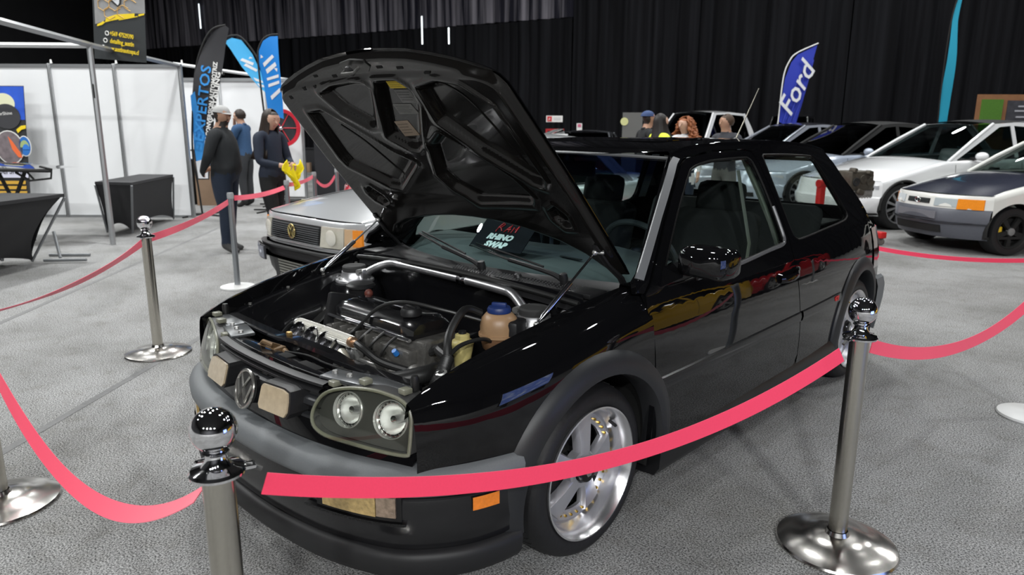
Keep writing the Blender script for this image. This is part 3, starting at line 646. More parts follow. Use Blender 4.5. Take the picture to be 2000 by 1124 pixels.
# ---- engine bay shell
t = MB()
for sg in (1, -1):
    P = []
    for i in range(19):
        u = .26+(1.0-.26)*i/18; wh = HFH(u); vh = VH(u)
        P.append([Vector((sg*(vh-.012), u, wh-.05)), Vector((sg*(vh-.05), u, wh-.055)), Vector((sg*(vh-.075), u, wh-.12)), Vector((sg*(vh-.12-.05*math.exp(-((u-.83)/.16)**2)), u, .52)), Vector((sg*.50, u, .30))])
    MB().grid(P).build('inner_wing', BAYP, CAR, 40)
    # flange bolts along the wing
    for u in (.38, .56, .74, .92): MB().lathe([(0, .008), (.007, .008), (.008, 0)], (sg*(VH(u)-.032), u, HFH(u)-.052), (0, 0, 1), 8).build('wing_bolt', ALUD, CAR)
MB().grid([[Vector((-.66+1.32*i/12, u, w)) for u, w in ((.945, .875), (.95, .80), (.97, .55), (1.0, .30))] for i in range(13)]).build('firewall', BAYP, CAR)
MB().box((0, .62, .24), (1.1, .75, .02)).build('undertray', MATTEB, CAR, 0)
# ---- lock carrier
LK = MB(); P = []
for i in range(25):
    v = -.58+1.16*i/24; u = .262+.02*(abs(v)/.58)**2; dz = -.012*sstep(.12, .2, abs(v-.05))+.004
    P.append([Vector((v, u-.022, .700+dz)), Vector((v, u-.018, .715+dz)), Vector((v, u+.016, .715+dz)), Vector((v, u+.022, .700+dz)), Vector((v, u+.018, .660+dz)), Vector((v, u-.018, .660+dz))])
lk = LK.grid(P).build('lock_carrier', BAYP, CAR, 40)
P = []
for i in range(17):
    v = -.33+.66*i/16; P.append([Vector((v, ufr(v, .69)+.012, .688)), Vector((v, ufr(v, .69)+.05, .690)), Vector((v, .20, .684)), Vector((v, .215, .650)), Vector((v, .235, .648))])
sp = MB().grid(P).build('slam_panel', BAYP, lk, 40)
for v, a, b in ((-.30, .05, .04), (.17, .11, .03), (.02, .06, .035)):
    MB().box((v, .185, .689), (a, b, .004), None, .001).build('panel_opening', HOLE, lk)
for sg in (1, -1):
    MB().box((sg*.36, .20, .694), (.16, .085, .012), Matrix.Rotation(sg*.25, 3, 'Z'), .004).build('lamp_carrier_plate', mat('dusty_metal', (.10, .105, .11), .3, .5, noise=.4, nscale=20), lk)
    MB().box((sg*.50, .245, .690), (.17, .07, .03), Matrix.Rotation(sg*.35, 3, 'Z'), .006).build('carrier_end', mat('dusty_metal'), lk)
    for k in range(3): MB().lathe([(0, .008), (.008, .008), (.010, 0)], (sg*(.31+.06*k), .185+.012*k, .700), (0, 0, 1), 8).build('carrier_bolt', ALU, lk)
    MB().lathe([(0, .045), (.010, .043), (.013, .03), (.012, 0)], (sg*.60, .262, .70), (0, 0, 1), 12).build('rubber_stop', BLACKR, lk)
# latch: rusty hook in the middle of the lock carrier
RUST = mat('rusty_steel', (.16, .10, .05), .6, .4, noise=.5, nscale=60)
l = MB().box((-.125, .205, .675), (.11, .05, .03), Matrix.Rotation(.1, 3, 'Z'), .006); l.tube([(-.16, .19, .69), (-.13, .18, .705), (-.09, .19, .70), (-.10, .22, .685)], .009, 8); l.tube([(-.06, .22, .68), (0, .21, .665), (.02, .20, .64)], .010, 8)
l.build('hood_latch', RUST, lk)
MB().tube(spl([(-.02, .20, .69), (.10, .215, .70), (.22, .21, .702), (.34, .225, .70)], 5), .003, 6).build('release_cable', BLACKR, lk)
# ---- engine
EN = MB().box((.10, .56, .50), (.66, .24, .30), None, .03).build('engine_block', ALUD, CAR)
hd = MB().box((.10, .555, .695), (.56, .17, .10), None, .012); hd.box((.10, .455, .68), (.50, .05, .075), None, .012)
for k in range(6): hd.box((-.07+.05*k, .445, .71), (.012, .06, .05), None, .004)
hd.build('cylinder_head', mat('oily_aluminium', (.17, .165, .155), .42, .7, noise=.45, nscale=45, bump=.3), EN)
vc = MB(); P = []
for i in range(15):
    v = -.14+.47*i/14; e_ = .012 if i in (0, 14) else 0
    P.append([Vector((v, .458+e_, .742)), Vector((v, .462+e_, .785-e_)), Vector((v, .485+e_, .802-e_)), Vector((v, .54, .806-e_)), Vector((v, .61-e_, .804-e_)), Vector((v, .645-e_, .785-e_)), Vector((v, .65-e_, .742))])
vc.grid(P); vc.add(P[0], [tuple(range(7))]).add(P[-1], [tuple(range(7))])
vc = vc.build('valve_cover', mat('gloss_black_cover', (.008, .008, .009), .14, coat=.5, noise=.3, nscale=30), EN, 40)
MB().tube([(-.15, .452, .748), (.335, .452, .748)], .007, 8).build('cover_rim', POLISH, vc)
for k in range(4): MB().box((-.06+.10*k, .545, .808), (.05, .012, .01), None, .003).build('cover_rib', BLACKP, vc)
MB().lathe([(0, .03), (.030, .03), (.036, .02), (.036, .006), (.028, 0)], (.265, .515, .806), (0, 0, 1), 18).build('oil_filler_cap', BLACKPL, vc)
MB().box((.265, .515, .838), (.05, .012, .012), None, .003).build('cap_grip', BLACKPL, vc)
dz = MB().lathe([(0, .035), (.05, .034), (.058, .026), (.058, .018), (.05, .012), (.035, -.05), (.03, -.09)], (-.235, .655, .79), (0, 0, 1), 24).build('breather_cap', BLACKPL, EN)
MB().tube(spl([(-.235, .655, .74), (-.24, .60, .73), (-.20, .53, .72), (-.17, .50, .70)], 5), .02, 10).build('breather_hose', BLACKR, dz)
MB().ball((-.16, .64, .795), .018, 10).build('red_plug', mat('red_brown_plastic', (.12, .03, .02), .5), dz)
# belt pulleys on the engine end
for c, r in (((-.17, .50, .69), .05), ((-.185, .56, .60), .06), ((-.18, .44, .58), .045)):
    MB().lathe([(.012, .02), (r*.5, .02), (r*.55, .008), (r*.9, .008), (r, .016), (r, -.012), (.012, -.012)], c, (-1, 0, 0), 24).build('pulley', ALU, EN)
MB().box((-.155, .50, .74), (.02, .12, .16), Matrix.Rotation(-.25, 3, 'X'), .01).build('belt_guard', BLACKPL, EN)
# individual intake trumpets
for k in range(4):
    v = -.150+.090*k; c = Vector((v, .320, .692)); ax = Vector((.20, -.78, .52)).normalized()
    tr = MB().lathe([(.026, -.11), (.028, -.05), (.033, -.015), (.044, .004), (.046, .010), (.043, .012), (.036, .003), (.029, -.02), (.024, -.10)], c, ax, 24, sx=.8, sy=1.15).build('intake_trumpet', POLISH, EN)
    MB().lathe([(0, 0), (.023, 0)], c-ax*.075, ax, 20).build('butterfly_plate', mat('brass', (.45, .33, .15), .3, 1.), tr)
    MB().box(c-ax*.07+Vector((.03, .0, .02)), (.04, .035, .05), None, .006).build('throttle_body', ALU, tr)
MB().tube([(-.19, .375, .66), (.24, .375, .66)], .007, 8).build('throttle_shaft', ALU, EN)
MB().box((-.10, .262, .722), (.02, .016, .016), None, .003).build('brass_block', mat('brass_fitting', (.55, .36, .14), .35, .8), EN)
# finned fuel rail in two lengths
RAILM = mat('pale_rail_metal', (.72, .71, .66), .3, .35)
for a, b in (((-.225, .372, .715), (-.035, .357, .725)), ((-.025, .357, .725), (.165, .340, .733))):
    a, b = Vector(a), Vector(b); rl = MB(); x, y, d = frame_of(b-a); prof = []
    for k in range(40):
        an = 2*PI*k/40; rr = .021 if k % 2 else .0165; prof.append(x*math.cos(an)*rr+y*math.sin(an)*rr)
    rl.prism([a+p for p in prof], [b+p for p in prof]); rl.build('fuel_rail', RAILM, EN, 20)
MB().tube([(-.24, .373, .714), (-.225, .372, .715)], .017, 12).build('rail_end_cap', ALU, EN)
rg = MB().tube([(.165, .340, .733), (.18, .339, .734), (.182, .339, .734), (.205, .336, .735)], [.018, .018, .012, .012], 14).build('rail_fitting', mat('copper_fitting', (.4, .25, .15), .35, .8), EN)
MB().tube(spl([(.205, .336, .735), (.25, .335, .725), (.30, .36, .69), (.36, .42, .66)], 5), .013, 10).build('fuel_hose', BLACKR, EN)
MB().tube(spl([(-.24, .373, .714), (-.30, .37, .69), (-.36, .33, .60)], 5), .009, 8).build('vacuum_hose', BLACKR, EN)
for k in range(4): MB().tube([(-.16+.095*k, .39, .70), (-.15+.095*k, .43, .655)], [.012, .009], 8).build('injector', BLACKPL, EN)
MB().tube([(-.03, .34, .71), (-.03, .39, .66)], .02, 10).build('rail_bracket', ALU, EN)
# sensors, plugs and leads
for p, c in (((.30, .425, .70), (.02, .16, .5)), ((.42, .40, .665), (.55, .36, .05))): MB().lathe([(0, .02), (.009, .02), (.010, 0)], p, (0, -.6, .8), 10).build('sensor_plug', mat('plug_%d' % int(c[0]*100), c, .4), EN)
for k in range(4): MB().tube(spl([(.00+.075*k, .44, .69), (.02+.075*k, .40, .69), (.05+.07*k, .415, .725), (.06+.07*k, .45, .75)], 5), .005, 8).build('plug_lead', BLACKR, EN)
MB().tube(spl([(.02, .42, .70), (.06, .43, .735), (.14, .47, .82), (.25, .50, .855), (.38, .56, .84), (.48, .66, .80)], 8), .0065, 8).build('throttle_cable', BLACKR, EN)
MB().tube([(.06, .415, .705), (.10, .40, .69), (.16, .40, .695)], .005, 8).build('bright_lever', POLISH, EN)
for p, s in (((.20, .43, .62), (.12, .08, .10)), ((.05, .42, .60), (.14, .09, .10)), ((.33, .44, .60), (.10, .10, .12)), ((-.12, .43, .60), (.09, .08, .12)), ((.38, .52, .60), (.12, .16, .14))): MB().box(p, s, Matrix.Rotation(.3, 3, 'Z'), .015).build('engine_casting', mat('oily_aluminium'), EN)
MB().lathe([(.03, .0), (.05, .0), (.055, .02), (.05, .05), (.02, .055), (0, .055)], (.24, .385, .60), (0, -.8, .5), 20).build('alternator', ALUD, EN)
# coolant hoses
MB().tube(spl([(.16, .29, .655), (.22, .30, .66), (.30, .30, .645), (.40, .32, .66), (.46, .40, .675), (.45, .47, .67)], 6), .028, 14).build('radiator_hose', BLACKR, EN)
MB().tube(spl([(.16, .305, .70), (.20, .29, .695), (.225, .28, .68)], 5), .018, 12).build('hose_joint', mat('pale_joint', (.55, .53, .45), .35, .6), EN)
pts = spl([(.53, .445, .735), (.56, .40, .715), (.60, .335, .69)], 12)
MB().tube(pts, [.021 if k % 2 else .016 for k in range(len(pts))], 12).build('ribbed_hose', BLACKR, EN)
MB().tube(spl([(.535, .44, .735), (.50, .48, .80), (.44, .60, .845), (.455, .66, .825)], 8), .013, 10).build('tank_hose', BLACKR, EN)
MB().tube(spl([(.535, .44, .74), (.53, .50, .765), (.54, .58, .77), (.53, .64, .745)], 8), .007, 8).build('wiring_loom', BLACKR, EN)
MB().lathe([(.010, 0), (.018, 0), (.018, .012), (.010, .014)], (.585, .375, .71), (0, -.3, 1), 14).build('hose_clamp_ring', ALU, EN)
MB().box((.60, .45, .69), (.05, .10, .05), None, .01).build('relay_box', BLACKPL, EN)
MB().tube(spl([(.36, .50, .70), (.42, .52, .73), (.46, .47, .74), (.52, .45, .735)], 6), .016, 10).build('heater_hose', BLACKR, EN)
MB().ball((.43, .40, .67), .035, 14, (1, 1, .9)).build('thermostat_housing', mat('oily_aluminium'), EN)
# radiator and fan behind the lock carrier
MB().box((.02, .24, .50), (.62, .04, .28), None, .006).build('radiator', MATTEB, CAR)
# ---- expansion tank and fluid reservoir
TAN = mat('yellowed_tank', (.34, .21, .115), .38, noise=.25, nscale=14); TAN2 = mat('tank_coolant_level', (.16, .085, .045), .4, noise=.2, nscale=14)
tc = Vector((.515, .685, .770))
tk = MB().lathe([(0, -.075), (.035, -.072), (.055, -.055), (.063, -.02), (.064, -.012)], tc, (0, 0, 1), 28).build('expansion_tank', TAN2, CAR, 60)
MB().lathe([(.064, -.012), (.069, -.012), (.069, -.004), (.063, -.004), (.064, .02), (.058, .048), (.045, .062), (.034, .066), (.034, .072)], tc, (0, 0, 1), 28).build('tank_upper', TAN, tk, 60)
cp = MB().lathe([(.039, .066), (.040, .076), (.036, .084), (0, .086)], tc, (0, 0, 1), 24).build('tank_cap', mat('blue_cap', (.012, .03, .13), .4), tk)
MB().box(tc+Vector((0, 0, .09)), (.05, .016, .016), Matrix.Rotation(.5, 3, 'Z'), .004).build('cap_grip', mat('blue_cap'), cp)
MB().box(tc+Vector((.052, .025, .0)), (.05, .085, .09), Matrix.Rotation(.3, 3, 'Z'), .012).build('tank_strap', BLACKPL, tk)
rc = Vector((.455, .575, .735))
rs = MB().lathe([(.022, -.11), (.026, -.10), (.029, -.04), (.033, -.02), (.036, .0), (.039, .006), (.036, .013), (.025, .02), (.024, .034), (.016, .038), (0, .038)], rc, (0, 0, 1), 24).build('fluid_reservoir', mat('yellow_reservoir', (.55, .47, .19), .35, noise=.2, nscale=30), CAR, 50)
MB().lathe([(.014, .036), (.013, .046), (0, .046)], rc, (0, 0, 1), 14).build('reservoir_cap', BLACKPL, rs)
MB().box((.50, .56, .645), (.10, .09, .05), Matrix.Rotation(.4, 3, 'Z'), .01).build('pale_bracket', mat('pale_cast', (.35, .35, .31), .5, .3, noise=.4, nscale=40), CAR)
# ---- strut towers and brace
for sg in (1, -1):
    c = Vector((sg*.54, .83, 0)); tw = MB().lathe([(.14, .50), (.125, .66), (.11, .735), (.098, .757), (.05, .76), (0, .76)], c, (0, 0, 1), 28).build('strut_tower', BAYP, CAR, 40)
    MB().lathe([(.082, .758), (.086, .764), (.084, .772), (.066, .776), (.058, .79), (.056, .806), (.04, .806)], c, (0, 0, 1), 28).build('tower_ring', mat('bright_cast', (.78, .78, .8), .33, .9), tw)
    MB().lathe([(.050, .80), (.053, .806), (.053, .826), (.048, .832), (0, .833)], c, (0, 0, 1), 28).build('tower_cap', mat('cap_rubber', (.03, .03, .03), .7), tw)
    for k in range(3): a = 2*PI*k/3+.4; MB().lathe([(0, .012), (.008, .012), (.009, 0)], c+Vector((.07*math.cos(a), .07*math.sin(a), .772)), (0, 0, 1), 6).build('tower_nut', ALU, tw)
BRACE = mat('brace_chrome', (.74, .74, .76), .30, .95)
br = MB().tube(spl([(-.455, .845, .812), (-.42, .865, .833), (-.365, .90, .853), (-.28, .915, .852), (.07, .918, .846)], 6), .0165, 16).build('strut_brace', BRACE, CAR, 50)
MB().tube(spl([(.10, .917, .846), (.31, .905, .842), (.37, .893, .840), (.42, .875, .826), (.475, .85, .805)], 6), .0175, 16).build('brace_bar', BRACE, br, 50)
MB().tube([(.06, .918, .846), (.075, .918, .846), (.077, .918, .846), (.092, .917, .846), (.094, .917, .846), (.11, .917, .846)], [.020, .020, .013, .013, .020, .020], 14).build('brace_joint', POLISH, br, 30)
for sg in (1, -1):
    MB().box((sg*.475, .842, .80), (.03, .05, .045), None, .008).build('brace_clevis', BRACE, br)
    MB().tube([(sg*.475, .80, .812), (sg*.475, .88, .812)], .012, 10).build('brace_bolt', ALU, br)
# ---- scuttle tray, wipers
P = []
def sc_front(s): return Vector((.655*s, .915+.02*s*s, .868-.03*s*s))
for i in range(33):
    s = -1+2*i/32; a = sc_front(s); b = WSB(s*.985)+Vector((0, -.012, .002)); P.append([a+Vector((0, 0, -.03)), a, a.lerp(b, .3)+Vector((0, 0, .006)), a.lerp(b, .62)+Vector((0, 0, .002)), a.lerp(b, .8)+Vector((0, 0, -.008)), b])
sct = MB().grid(P).build('scuttle_tray', mat('scuttle_plastic', (.016, .016, .017), .4, noise=.2, nscale=150), CAR, 40)
MB().tube([sc_front(-1+2*i/30)+Vector((0, -.006, .006)) for i in range(31)], .010, 8).build('scuttle_seal', BLACKR, sct)
mv = MB()
for i in range(46):
    for j in range(5):
        s = -.02+.92*i/45+.01*(j % 2); a = sc_front(s); b = WSB(s*.985); p = a.lerp(b, .22+.085*j)+Vector((0, 0, .0085-.0005*j))
        if (i+j*3) % 17 == 0 or (.42 < s < .52 and j > 2): continue
        mv.lathe([(0, .0015), (.0028, .001), (.0034, -.002)], p, (0, -.1, 1), 6)
o = mv.build('scuttle_dimples', mat('dimple_grey', (.06, .06, .062), .3), sct); o['kind'] = 'stuff'
for pv, tip, off in (((.50, 1.035, .885), (-.10, 1.10, .915), .0), ((.12, .985, .888), (-.50, 1.135, .925), .0)):
    pv, tip = Vector(pv), Vector(tip); m_ = pv.lerp(tip, .5)+Vector((0, -.01, .022))
    w = MB().tube(spl([pv, pv.lerp(tip, .12)+Vector((0, -.004, .016)), m_], 5), [.012, .0115, .011, .0105, .010, .010, .0095, .009, .009, .009, .009], 8).build('wiper_arm', BLACKPL, CAR)
    MB().lathe([(0, .03), (.014, .028), (.017, .01), (.015, -.01)], pv, (0, -.2, 1), 14).build('wiper_pivot', BLACKPL, w)
    d_ = (tip-pv).normalized()
    bl = MB().tube([m_-d_*.22+Vector((0, .005, -.004)), m_, m_+d_*.27+Vector((0, .02, .01))], .0075, 6, sq=.6).build('wiper_blade', BLACKR, w)
    MB().tube([m_-d_*.20+Vector((0, 0, .012)), m_+Vector((0, 0, .022)), m_+d_*.24+Vector((0, .02, .022))], .004, 6).build('blade_bridge', BLACKPL, bl)
MB().lathe([(0, .012), (.012, .01), (.016, 0)], (.33, .97, .886), (0, -.2, 1), 12).build('washer_jet', BLACKPL, sct)
MB().box((.62, 1.02, .862), (.10, .10, .02), None, .005).build('hinge_mount', BLACKPL, CAR); MB().box((-.62, 1.02, .862), (.10, .10, .02), None, .005).build('hinge_mount', BLACKPL, CAR)
# ---- door mirrors
for sg in (1, -1):
    t = MB(); P = []
    # outline in (outward, height) swept front to back
    for u, sx, sz, dx in ((1.50, .0, .0, 0), (1.50, .6, .62, 0), (1.515, .86, .86, 0), (1.55, 1., 1., 0), (1.60, 1.02, 1.0, .002), (1.625, .97, .95, .003), (1.628, .0, .0, .003)):
        row = []
        for k in range(25):
            a = 2*PI*k/24; c_, s_ = math.cos(a), math.sin(a); x = math.copysign(abs(c_)**.45, c_)*.082*sx; z = math.copysign(abs(s_)**.5, s_)*.056*sz
            row.append(Vector((.908+x+dx, u-.235+.04*(x/.1), .967+z-.010*(x/.1))))
        P.append(row)
    t.grid(P)
    if sg < 0: t.mirror()
    mr = t.build('door_mirror', BLACKP, CAR, 50)
    a = [(.775, 1.40), (.785, 1.30), (.79, 1.24)]
    t = MB().prism([(.79, 1.20, .875), (.785, 1.37, .872), (.757, 1.37, .955), (.775, 1.26, .945)], [(.85, 1.27, .915), (.86, 1.36, .915), (.86, 1.36, .985), (.85, 1.27, .98)])
    if sg < 0: t.mirror()
    t.build('mirror_foot', BLACKP, mr, 30)
    MB().box((sg*.908, 1.394, .967), (.138, .006, .088), Matrix.Rotation(sg*.38, 3, 'Z'), .002).build('mirror_glass', CHROME, mr)
# ---- wheels: five flat spokes, deep polished lip with a ring of gold bolts
def build_wheel(sg, u, steer=0.):
    """axis along x, outer face towards sg"""
    M = Matrix.Translation((sg*.80, u, WR))@Matrix.Rotation(steer, 4, 'Z')@Matrix.Scale(sg, 4, (1, 0, 0))
    def put(mb, nm, m, par, sm=35):
        mb.xf(M)
        if sg < 0: mb.f = [tuple(reversed(q)) for q in mb.f]
        return mb.build(nm, m, par, sm)
    ax = (1, 0, 0)
    ty = put(MB().lathe([(.218, -.03), (.222, -.008), (.238, .004), (.262, .006), (.283, -.008), (.296, -.03), (.302, -.06), (.302, -.16), (.296, -.19), (.27, -.21), (.225, -.19), (.215, -.17)], (0, 0, 0), ax, 72), 'wheel', RUBBER, CAR, 50)
    tr = MB()
    for k in range(60):
        a = 2*PI*k/60
        for x0, x1, sk in ((-.05, -.095, .05), (-.12, -.168, -.05)):
            P = [Vector((x0, math.cos(a)*.3012, math.sin(a)*.3012)), Vector((x1, math.cos(a+sk)*.3012, math.sin(a+sk)*.3012))]; tr.tube(P, .0022, 4)
    put(tr, 'tread_grooves', MATTEB, ty)['kind'] = 'stuff'
    rim = put(MB().lathe([(.205, -.205), (.208, -.06), (.217, -.03), (.222, -.012), (.229, .0), (.2295, .007), (.224, .008), (.218, .0), (.211, -.012), (.205, -.03), (.200, -.060), (.192, -.078), (.186, -.082), (.178, -.084)], (0, 0, 0), ax, 72), 'rim', mat('polished_lip', (.86, .86, .88), .24, .95), ty, 30)
    put(MB().lathe([(.195, -.085), (.192, -.15), (.19, -.2)], (0, 0, 0), ax, 48), 'rim_barrel', mat('dark_barrel', (.012, .012, .012), .6), rim)
    ring = put(MB().lathe([(.192, -.082), (.188, -.071), (.160, -.069), (.154, -.075), (.156, -.09)], (0, 0, 0), ax, 72), 'spoke_ring', SILVERW, rim, 30)
    for k in range(5):
        a = PI/2+2*PI*k/5-.15
        def pt(r, off, x): return Vector((x, math.cos(a)*r-math.sin(a)*off, math.sin(a)*r+math.cos(a)*off))
        A = [(.050, .026), (.10, .031), (.155, .042), (.180, .047)]; t = MB(); P = []
        for r, w in A:
            x = -.034-.026*((r-.05)/.126)**1.3
            P.append([pt(r, -w, x-.035), pt(r, -w, x-.012), pt(r, -w*.82, x), pt(r, 0, x+.003), pt(r, w*.82, x), pt(r, w, x-.012), pt(r, w, x-.035)])
        t.grid(P); put(t, 'spoke', SILVERW, rim, 40)
    put(MB().lathe([(.066, -.075), (.066, -.040), (.060, -.034), (.046, -.034), (.044, -.040), (.040, -.040)], (0, 0, 0), ax, 40), 'hub_ring', SILVERW, rim, 30)
    cap = put(MB().lathe([(.042, -.045), (.042, -.026), (.036, -.014), (.028, -.012), (0, -.012)], (0, 0, 0), ax, 32), 'centre_cap', mat('gloss_black_cap', (.01, .01, .01), .12), rim, 30)
    put(MB().lathe([(0, -.0105), (.018, -.0105), (.018, -.0125)], (0, 0, 0), ax, 6), 'cap_badge', POLISH, cap)
    bm_ = MB().lathe([(0, .009), (.0042, .008), (.0052, .004), (.0052, 0)], (0, 0, 0), ax, 6)
    me = None
    for k in range(35):
        a = 2*PI*(k+.5)/35; q = MB(); q.v = [p+Vector((-.071, math.cos(a)*.172, math.sin(a)*.172)) for p in bm_.v]; q.f = list(bm_.f); put(q, 'rim_bolt', GOLD, ring)
    put(MB().tube([(-.045, .198*math.cos(.7), .198*math.sin(.7)), (-.012, .188*math.cos(.7), .188*math.sin(.7))], .006, 8), 'valve_stem', BLACKR, rim)
    dk = put(MB().lathe([(.04, -.115), (.135, -.115), (.135, -.135), (.04, -.135)], (0, 0, 0), ax, 40), 'brake_disc', mat('brake_steel', (.05, .05, .05), .45, .7), ty, 30)
    put(MB().box((-.12, .05, .10), (.07, .10, .06), Matrix.Rotation(.5, 3, 'X'), .012), 'brake_caliper', mat('caliper_dark', (.03, .03, .03), .4, .4), dk)
    return ty
build_wheel(1, FA); build_wheel(1, RA); build_wheel(-1, FA); build_wheel(-1, RA)
# ---- cabin
MB().box((0, 2.3, .20), (1.45, 2.7, .03)).build('cabin_floor', CABIN, CAR, 0)
P = []
for i in range(25):
    s = -1+2*i/24; b = WSB(s*.97); P.append([b+Vector((0, .02, -.03)), b+Vector((0, .06, -.012)), Vector((b.x, 1.34, .905)), Vector((b.x, 1.52, .91+.035*math.exp(-((b.x-.36)/.2)**2))), Vector((b.x, 1.60, .86)), Vector((b.x, 1.58, .55))])
ds = MB().grid(P).build('dashboard', DASHM, CAR, 50)
MB().box((.30, 1.32, .909), (.12, .014, .004), Matrix.Rotation(-.1, 3, 'Z'), .001).build('demister_slot', MATTEB, ds)
sc_ = Vector((.36, 1.74, .87)); sn = Vector((0, .88, .47)).normalized(); sx_, sy_ = Vector((1, 0, 0)), Vector((0, -.47, .88))
sw = MB().tube([sc_+sx_*.185*math.cos(a*PI/20)+sy_*.185*math.sin(a*PI/20) for a in range(40)], .014, 10, closed=True).build('steering_wheel', mat('wheel_leather', (.05, .052, .053), .45), CAR)
for a in (0, PI, -PI/2): MB().tube([sc_, sc_+(sx_*math.cos(a)+sy_*math.sin(a))*.18], [.03, .014], 8, sq=.5).build('wheel_spoke', BLACKPL, sw)
MB().ball(sc_, .065, 16, (1, .5, .8)).build('airbag_cover', BLACKPL, sw); MB().tube([sc_, sc_-sn*.25], .025, 10).build('steering_column', BLACKPL, sw)
def rbox(c, d, rx, bev): return MB().box(c, d, Matrix.Rotation(rx, 3, 'X'), bev)
for v in (.37, -.37):
    st = rbox((v, 2.05, .47), (.48, .50, .14), .12, .05).build('front_seat', CABIN, CAR, 60)
    rbox((v, 2.36, .76), (.46, .13, .56), -.25, .05).build('backrest', CABIN, st, 60)
    rbox((v, 2.44, 1.09), (.26, .09, .17), -.2, .04).build('headrest', CABIN, st, 60)
    for d in (-.06, .06): MB().tube([(v+d, 2.43, .98), (v+d, 2.44, 1.06)], .007, 6).build('headrest_post', ALU, st)
rs_ = rbox((0, 2.98, .48), (1.16, .50, .15), .1, .05).build('rear_bench', CABIN, CAR, 60)
rbox((0, 3.24, .76), (1.14, .12, .50), -.35, .05).build('bench_back', CABIN, rs_, 60)
MB().box((0, 3.46, .885), (1.12, .38, .012), None, .004).build('parcel_shelf', CABIN, CAR)
for v, c in ((.15, (.5, .52, .4)), (-.12, (.55, .5, .35))): MB().box((v+.2, 3.45, .896), (.30, .20, .01), Matrix.Rotation(.3, 3, 'Z'), .002).build('paper_folder', mat('paper_%d' % int(c[2]*100), c, .6), CAR)
for sg in (1, -1):   # pale inner pillar trims and door cards
    MB().box((sg*.775, 1.8, .58), (.02, 1.15, .52), None, .006).build('door_card', CABIN, CAR)
    t = MB().tube([(sg*(Sv(2.33, w)-.045), 2.33+.03*(1.3-w), w) for w in (.60, .8, 1.0, 1.15, 1.3)], .022, 8).build('belt_pillar_trim', mat('grey_green_trim', (.22, .25, .21), .7), CAR)
    MB().tube([(sg*(Sv(2.30, 1.27)-.07), 2.28, 1.24), (sg*.62, 2.27, .9), (sg*.60, 2.25, .5)], .018, 6, sq=.2).build('seat_belt', mat('belt_webbing', (.20, .21, .18), .8), CAR)
    t = MB().grid([[Vector((sg*(Sv(u, w)-.035), u, w)) for u, w in ((3.17+.11*f, 1.27-.30*f), (3.25+.11*f, 1.27-.30*f))] for f in (0, .33, .66, 1)]).build('rear_pillar_trim', mat('grey_green_trim'), CAR)
MB().grid([[Vector((s*VR(u)*.97, u, ZR(u)+.03*(1-s*s)-.03)) for s in (-1, -.5, 0, .5, 1)] for u in (1.66, 2.0, 2.4, 2.8, 3.2, 3.40)]).build('headliner', mat('headliner_grey', (.16, .16, .15), .9), CAR, 60)
mi_ = MB().box((0, 1.70, 1.25), (.24, .03, .07), Matrix.Rotation(.1, 3, 'X'), .012).build('rear_view_mirror', BLACKPL, CAR)
MB().tube([(0, 1.70, 1.27), (0, 1.66, 1.33)], .010, 8).build('mirror_stem', BLACKPL, mi_)
# aerial on the roof
MB().tube([(-.03, 3.36, 1.375), (-.03, 3.48, 1.515), (-.03, 3.63, 1.695)], [.005, .004, .003], 6).build('roof_aerial', mat('aerial_metal', (.35, .33, .28), .35, .8), CAR)
MB().lathe([(.022, 0), (.02, .012), (.008, .02), (0, .02)], (-.03, 3.355, 1.362), (0, .2, 1), 12).build('aerial_base', BLACKPL, CAR)
# ---- show plate lying behind the windscreen
pb = basis((-.04, 1.27, .975), (1, .02, 0), (0, .5, .48)); PLT = MB(); q = [pb@Vector(p) for p in ((-.155, -.085, 0), (.155, -.085, 0), (.155, .085, 0), (-.155, .085, 0))]; nz = pb.to_3x3()@Vector((0, 0, 1))
pl_ = PLT.prism(q, [p-nz*.003 for p in q]).build('show_plate', mat('plate_black', (.006, .006, .01), .8, spec=.1), None, 20)
tag(pl_, 'black show plate with red scrawl and white lettering behind the windscreen', 'number plate')
wt = mat('plate_white', (.85, .9, .9), .5); rd = mat('plate_red', (.75, .02, .03), .5)
for s_, y in (('RHINO', -.018), ('SWAP', -.060)): text('plate_lettering', s_, .040, wt, pb@Matrix.Translation((-.01, y, .001)), pl_, shear=.25, bold=.0025, sx=1.15)
for P in ([(-.055, .005), (-.05, .035), (-.035, .06), (-.025, .05), (-.035, .035), (-.05, .03), (-.035, .028), (-.022, .012)], [(-.008, .008), (.008, .035), (.018, .05), (.016, .03), (.018, .01)], [(.0, .024), (.024, .026)], [(.034, .008), (.038, .04), (.05, .026), (.062, .05), (.058, .012)], [(.058, .05), (.085, .062)]):
    MB().tube([pb@Vector((x, y+.005, .001)) for x, y in P], .0026, 5).build('red_scrawl', rd, pl_)
